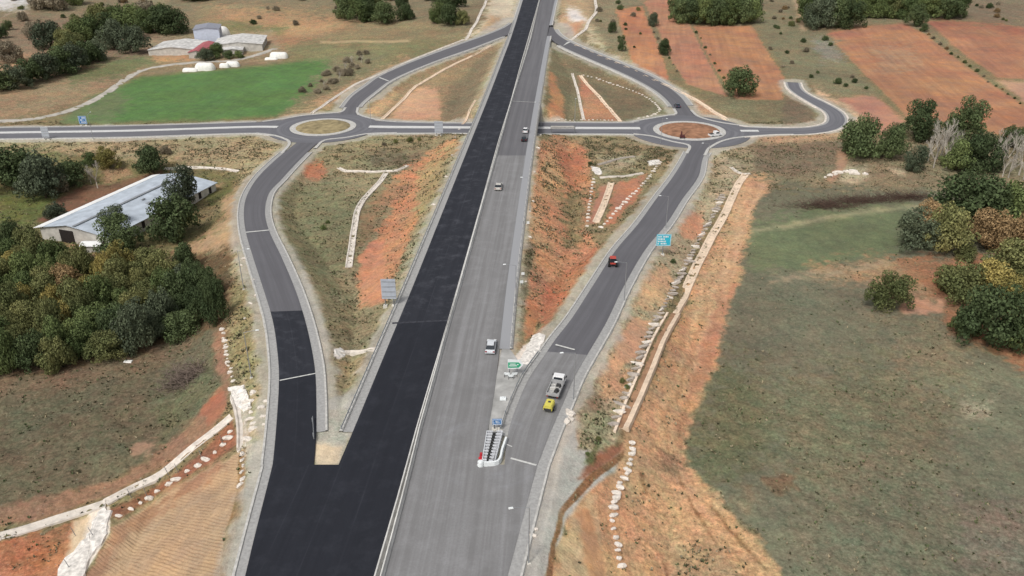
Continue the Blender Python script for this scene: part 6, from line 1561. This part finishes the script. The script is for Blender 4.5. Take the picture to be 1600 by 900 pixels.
for a_, b2_, nm_ in ((A0, B0, 'side_panel'), (A1, B1 + Vector((.3, 0, 0)), 'side_panel')):
    a = a_ - o0; b2 = b2_ - o0; d = b2 - a; nn = Vector((-d.y, d.x, 0)).normalized() * .07
    MB().add([a - nn, b2 - nn, b2 + nn, a + nn] + [q_ + Vector((0, 0, .85)) for q_ in (a - nn, b2 - nn, b2 + nn, a + nn)], [(0, 3, 2, 1), (4, 5, 6, 7), (0, 1, 5, 4), (1, 2, 6, 5), (2, 3, 7, 6), (3, 0, 4, 7)]).build(nm_, M_CUSH, t)
P = px_path([(791, 688), (785, 705), (778, 725), (756, 728)], 0, 1.0)
tag(sweep_profile(P, [(-.2, -.2), (-.15, .7), (.15, .7), (.2, -.2)], 'nose_barrier', M_SW), 'white hooked barrier wrapping the near end of the crash cushion', 'barrier')
x, y, z = px_loc(752, 716, 0); b_ = MB(); b_.tube((0, 0, .0), (0, 0, .08), .42, .42, 12); b_.tube((0, 0, .08), (0, 0, .95), .26, .2, 12); tag(b_.build('marker_drum', mat('red_plastic', (190, 50, 60), .5), loc=(x, y, z)), 'red marker drum left of the crash cushion', 'drum')
x, y, z = px_loc(751, 727, 0); b_ = MB(); b_.tube((0, 0, 0), (0, 0, .7), .5, .42, 14); b_.tube((0, 0, .7), (0, 0, .78), .3, .3, 10); tag(b_.build('nose_drum', M_SW, loc=(x, y, z)), 'squat white drum at the near tip of the crash cushion', 'drum')
x, y, z = px_loc(786, 624, 0); b_ = MB(); b_.box(-.55, .55, -.4, .4, 0, .35, tx=.06, ty=.06); b_.box(-.2, .2, -.15, .15, .35, .5); tag(b_.build('concrete_block', M_SW, loc=(x, y, z), bevel=.03), 'white concrete base block alone on the grey gore paving', 'block')
# small kerbside boards and boxes right of the grey carriageway
for i, (u, v) in enumerate(((817, 432), (815, 445), (825, 352))):
    x, y, z = hit(u, v); t = empty('marker_board', (x, y, z), .1, ['upper', 'lower', 'topmost'][i] + ' small white board on the verge right of the grey carriageway', 'marker', 'white boards on the right verge')
    MB().box(-.35, .35, -.04, .04, .4, 1.0).build('board', M_SW, t); MB().tube((0, .06, -.3), (0, .06, .9), .04, .04, 6).build('post', M_POST, t)
# ------------------------------------------------------------------ street lamps
def lamp_proto(h=9.0, arm=2.0):
    t = empty('street_lamp', (0, 0, 0))
    MB().tube((0, 0, -.6), (0, 0, h), .10, .05, 8).build('pole', M_STEEL, t)
    MB().box(-.25, .25, -.25, .25, -.5, .1).build('base_block', M_FOOT, t)
    a_ = MB().tube((0, 0, h - .05), (-arm, 0, h + .35), .04, .03, 6).build('arm', M_STEEL, t)
    MB().box(-arm - .55, -arm + .05, -.13, .13, h + .28, h + .4, tx=.05, ty=.04).build('lamp_head', M_SW, t)
    return t
LP = lamp_proto(); first = True
def lamp(u, v, rz, label, z=None):
    global first
    p = hit(u, v)
    if first: t = LP; first = False
    else:
        t = LP.copy(); COL.objects.link(t)
        for ch in list(LP.children):
            c2_ = ch.copy(); COL.objects.link(c2_); c2_.parent = t
    t.location = tuple(p); t.rotation_euler = (0, 0, rz); tag(t, label, 'street lamp', 'street lamps along the roads')
lamp(975, 472, .15, 'street lamp right of the right slip road below the red tractor')
lamp(1040, 358, .15, 'street lamp right of the right slip road just above the cyan sign')
lamp(1104, 268, .15, 'street lamp right of the right slip road next to the roundabout')
lamp(896, 625, .2, 'street lamp beside the white light truck')
lamp(826, 880, .2, 'street lamp on the gravel at the bottom right of the grey carriageway')
lamp(381, 452, math.pi + .1, 'street lamp left of the left slip road at its transverse strip')
lamp(393, 590, math.pi + .1, 'street lamp left of the left slip road where its asphalt turns black')
lamp(806, 478, .1, 'street lamp on the kerb right of the grey carriageway, nearest of them')
lamp(828, 330, .1, 'street lamp on the kerb right of the grey carriageway, second from the near end')
lamp(845, 198, .1, 'street lamp on the kerb right of the grey carriageway, near the cross road')
lamp(580, 195, R(90), 'street lamp at the right exit of the left roundabout')
lamp(1032, 224, R(120), 'street lamp at the near left exit of the right roundabout')
lamp(898, 190, R(90), 'street lamp on the far verge of the cross road right of the motorway')
lamp(146, 218, R(-90), 'street lamp on the near verge of the cross road at the far left')
# fence posts along the lower left ditch
for i, (u, v) in enumerate([(110, 888), (147, 838), (119, 837), (206, 778), (230, 775), (264, 742), (280, 738), (316, 716), (350, 695)]):
    p = hit(u, v); o = MB().tube((0, 0, -.3), (random.uniform(-.5, -.2), 0, 1.7), .05, .04, 6).tube((-.3, 0, 1.2), (-.1, 0, 1.25), .02, .02, 4).build('fence_post', M_POST, loc=tuple(p)); tag(o, '%s leaning thin post from the left along the lower left ditch' % nth(i + 1), 'fence post', 'leaning posts along the lower left ditch')
for i, (u, v) in enumerate([(82, 578), (230, 548), (239, 540), (270, 532), (310, 518), (328, 513)]):
    p = hit(u, v); o = MB().tube((0, 0, -.3), (random.uniform(-.1, .1), 0, 1.4), .07, .06, 6).tube((-.12, 0, 1.1), (.12, 0, 1.1), .02, .02, 4).build('fence_post', M_BARK, loc=tuple(p)); tag(o, '%s short wooden post from the left at the front of the left wood' % nth(i + 1), 'fence post', 'wooden posts before the left wood')
# stacked bridge parapet right of the motorway over the cross road, and abutment walls below the deck
p = hit(898, 209); zb = p[2] + 2.6
pa = Vector((p[0] - .2, p[1] + .1, 0)); ln_ = 38 / FPX * (p[1] * cp - (p[2] - CAM_H) * sp)
t = empty('road_gantry', (p[0], p[1], p[2]), 0, 'long grey gantry beam on a dark post over the cross road, right of motorway', 'gantry')
MB().tube((0, 0, -.8), (0, 0, 3.9), .16, .13, 8).build('post', M_POST, t)
MB().box(-ln_, -.15, -.45, .45, 1.9, 2.7, ty=.1).build('beam', M_GUT, t)
MB().box(-ln_ + .2, -.4, -.38, .38, 2.72, 2.8).build('walkway', M_CONC, t)
MB().tube((-ln_ + .3, 0, -.8), (-ln_ + .3, 0, 1.95), .16, .13, 8).build('post', M_POST, t)
def deck(stn, name):
    c_ = stn[(stn[:, 1] > 262) & (stn[:, 1] < 325)]
    if len(c_) < 2: return
    vs = []; fs = []
    for s in c_:
        vs += [(s[0] - 2.2, s[1], s[4] - .35), (s[2] + 2.2, s[3], s[4] - .35), (s[2] + 2.2, s[3], s[4] - 1.4), (s[0] - 2.2, s[1], s[4] - 1.4)]
    for i in range(len(c_) - 1):
        a, b2 = 4 * i, 4 * i + 4; fs += [(a + j, b2 + j, b2 + (j + 1) % 4, a + (j + 1) % 4) for j in range(4)]
    fs += [(0, 1, 2, 3), (4 * len(c_) - 1, 4 * len(c_) - 2, 4 * len(c_) - 3, 4 * len(c_) - 4)]
    o = link(name, vs, fs, M_CONC); o['kind'] = 'structure'
deck(ST['west_main'], 'bridge_deck'); deck(ST['east_main'], 'bridge_deck')
for v in (176, 226):
    y = float(W(788, v, -2)[1]); xa = float(np.interp(y, ST['west_main'][:, 1], ST['west_main'][:, 0])); xb = float(np.interp(y, ST['east_main'][:, 3], ST['east_main'][:, 2]))
    o = MB().box(xa + .5, xb - .5, y - .5, y + .5, -6.5, -1.45).build('abutment_wall', M_CONC); o['kind'] = 'structure'
for o in bpy.data.objects:
    if o.get('label') and len(o['label'].split()) > 16: print('LONG', o.name, o['label'])
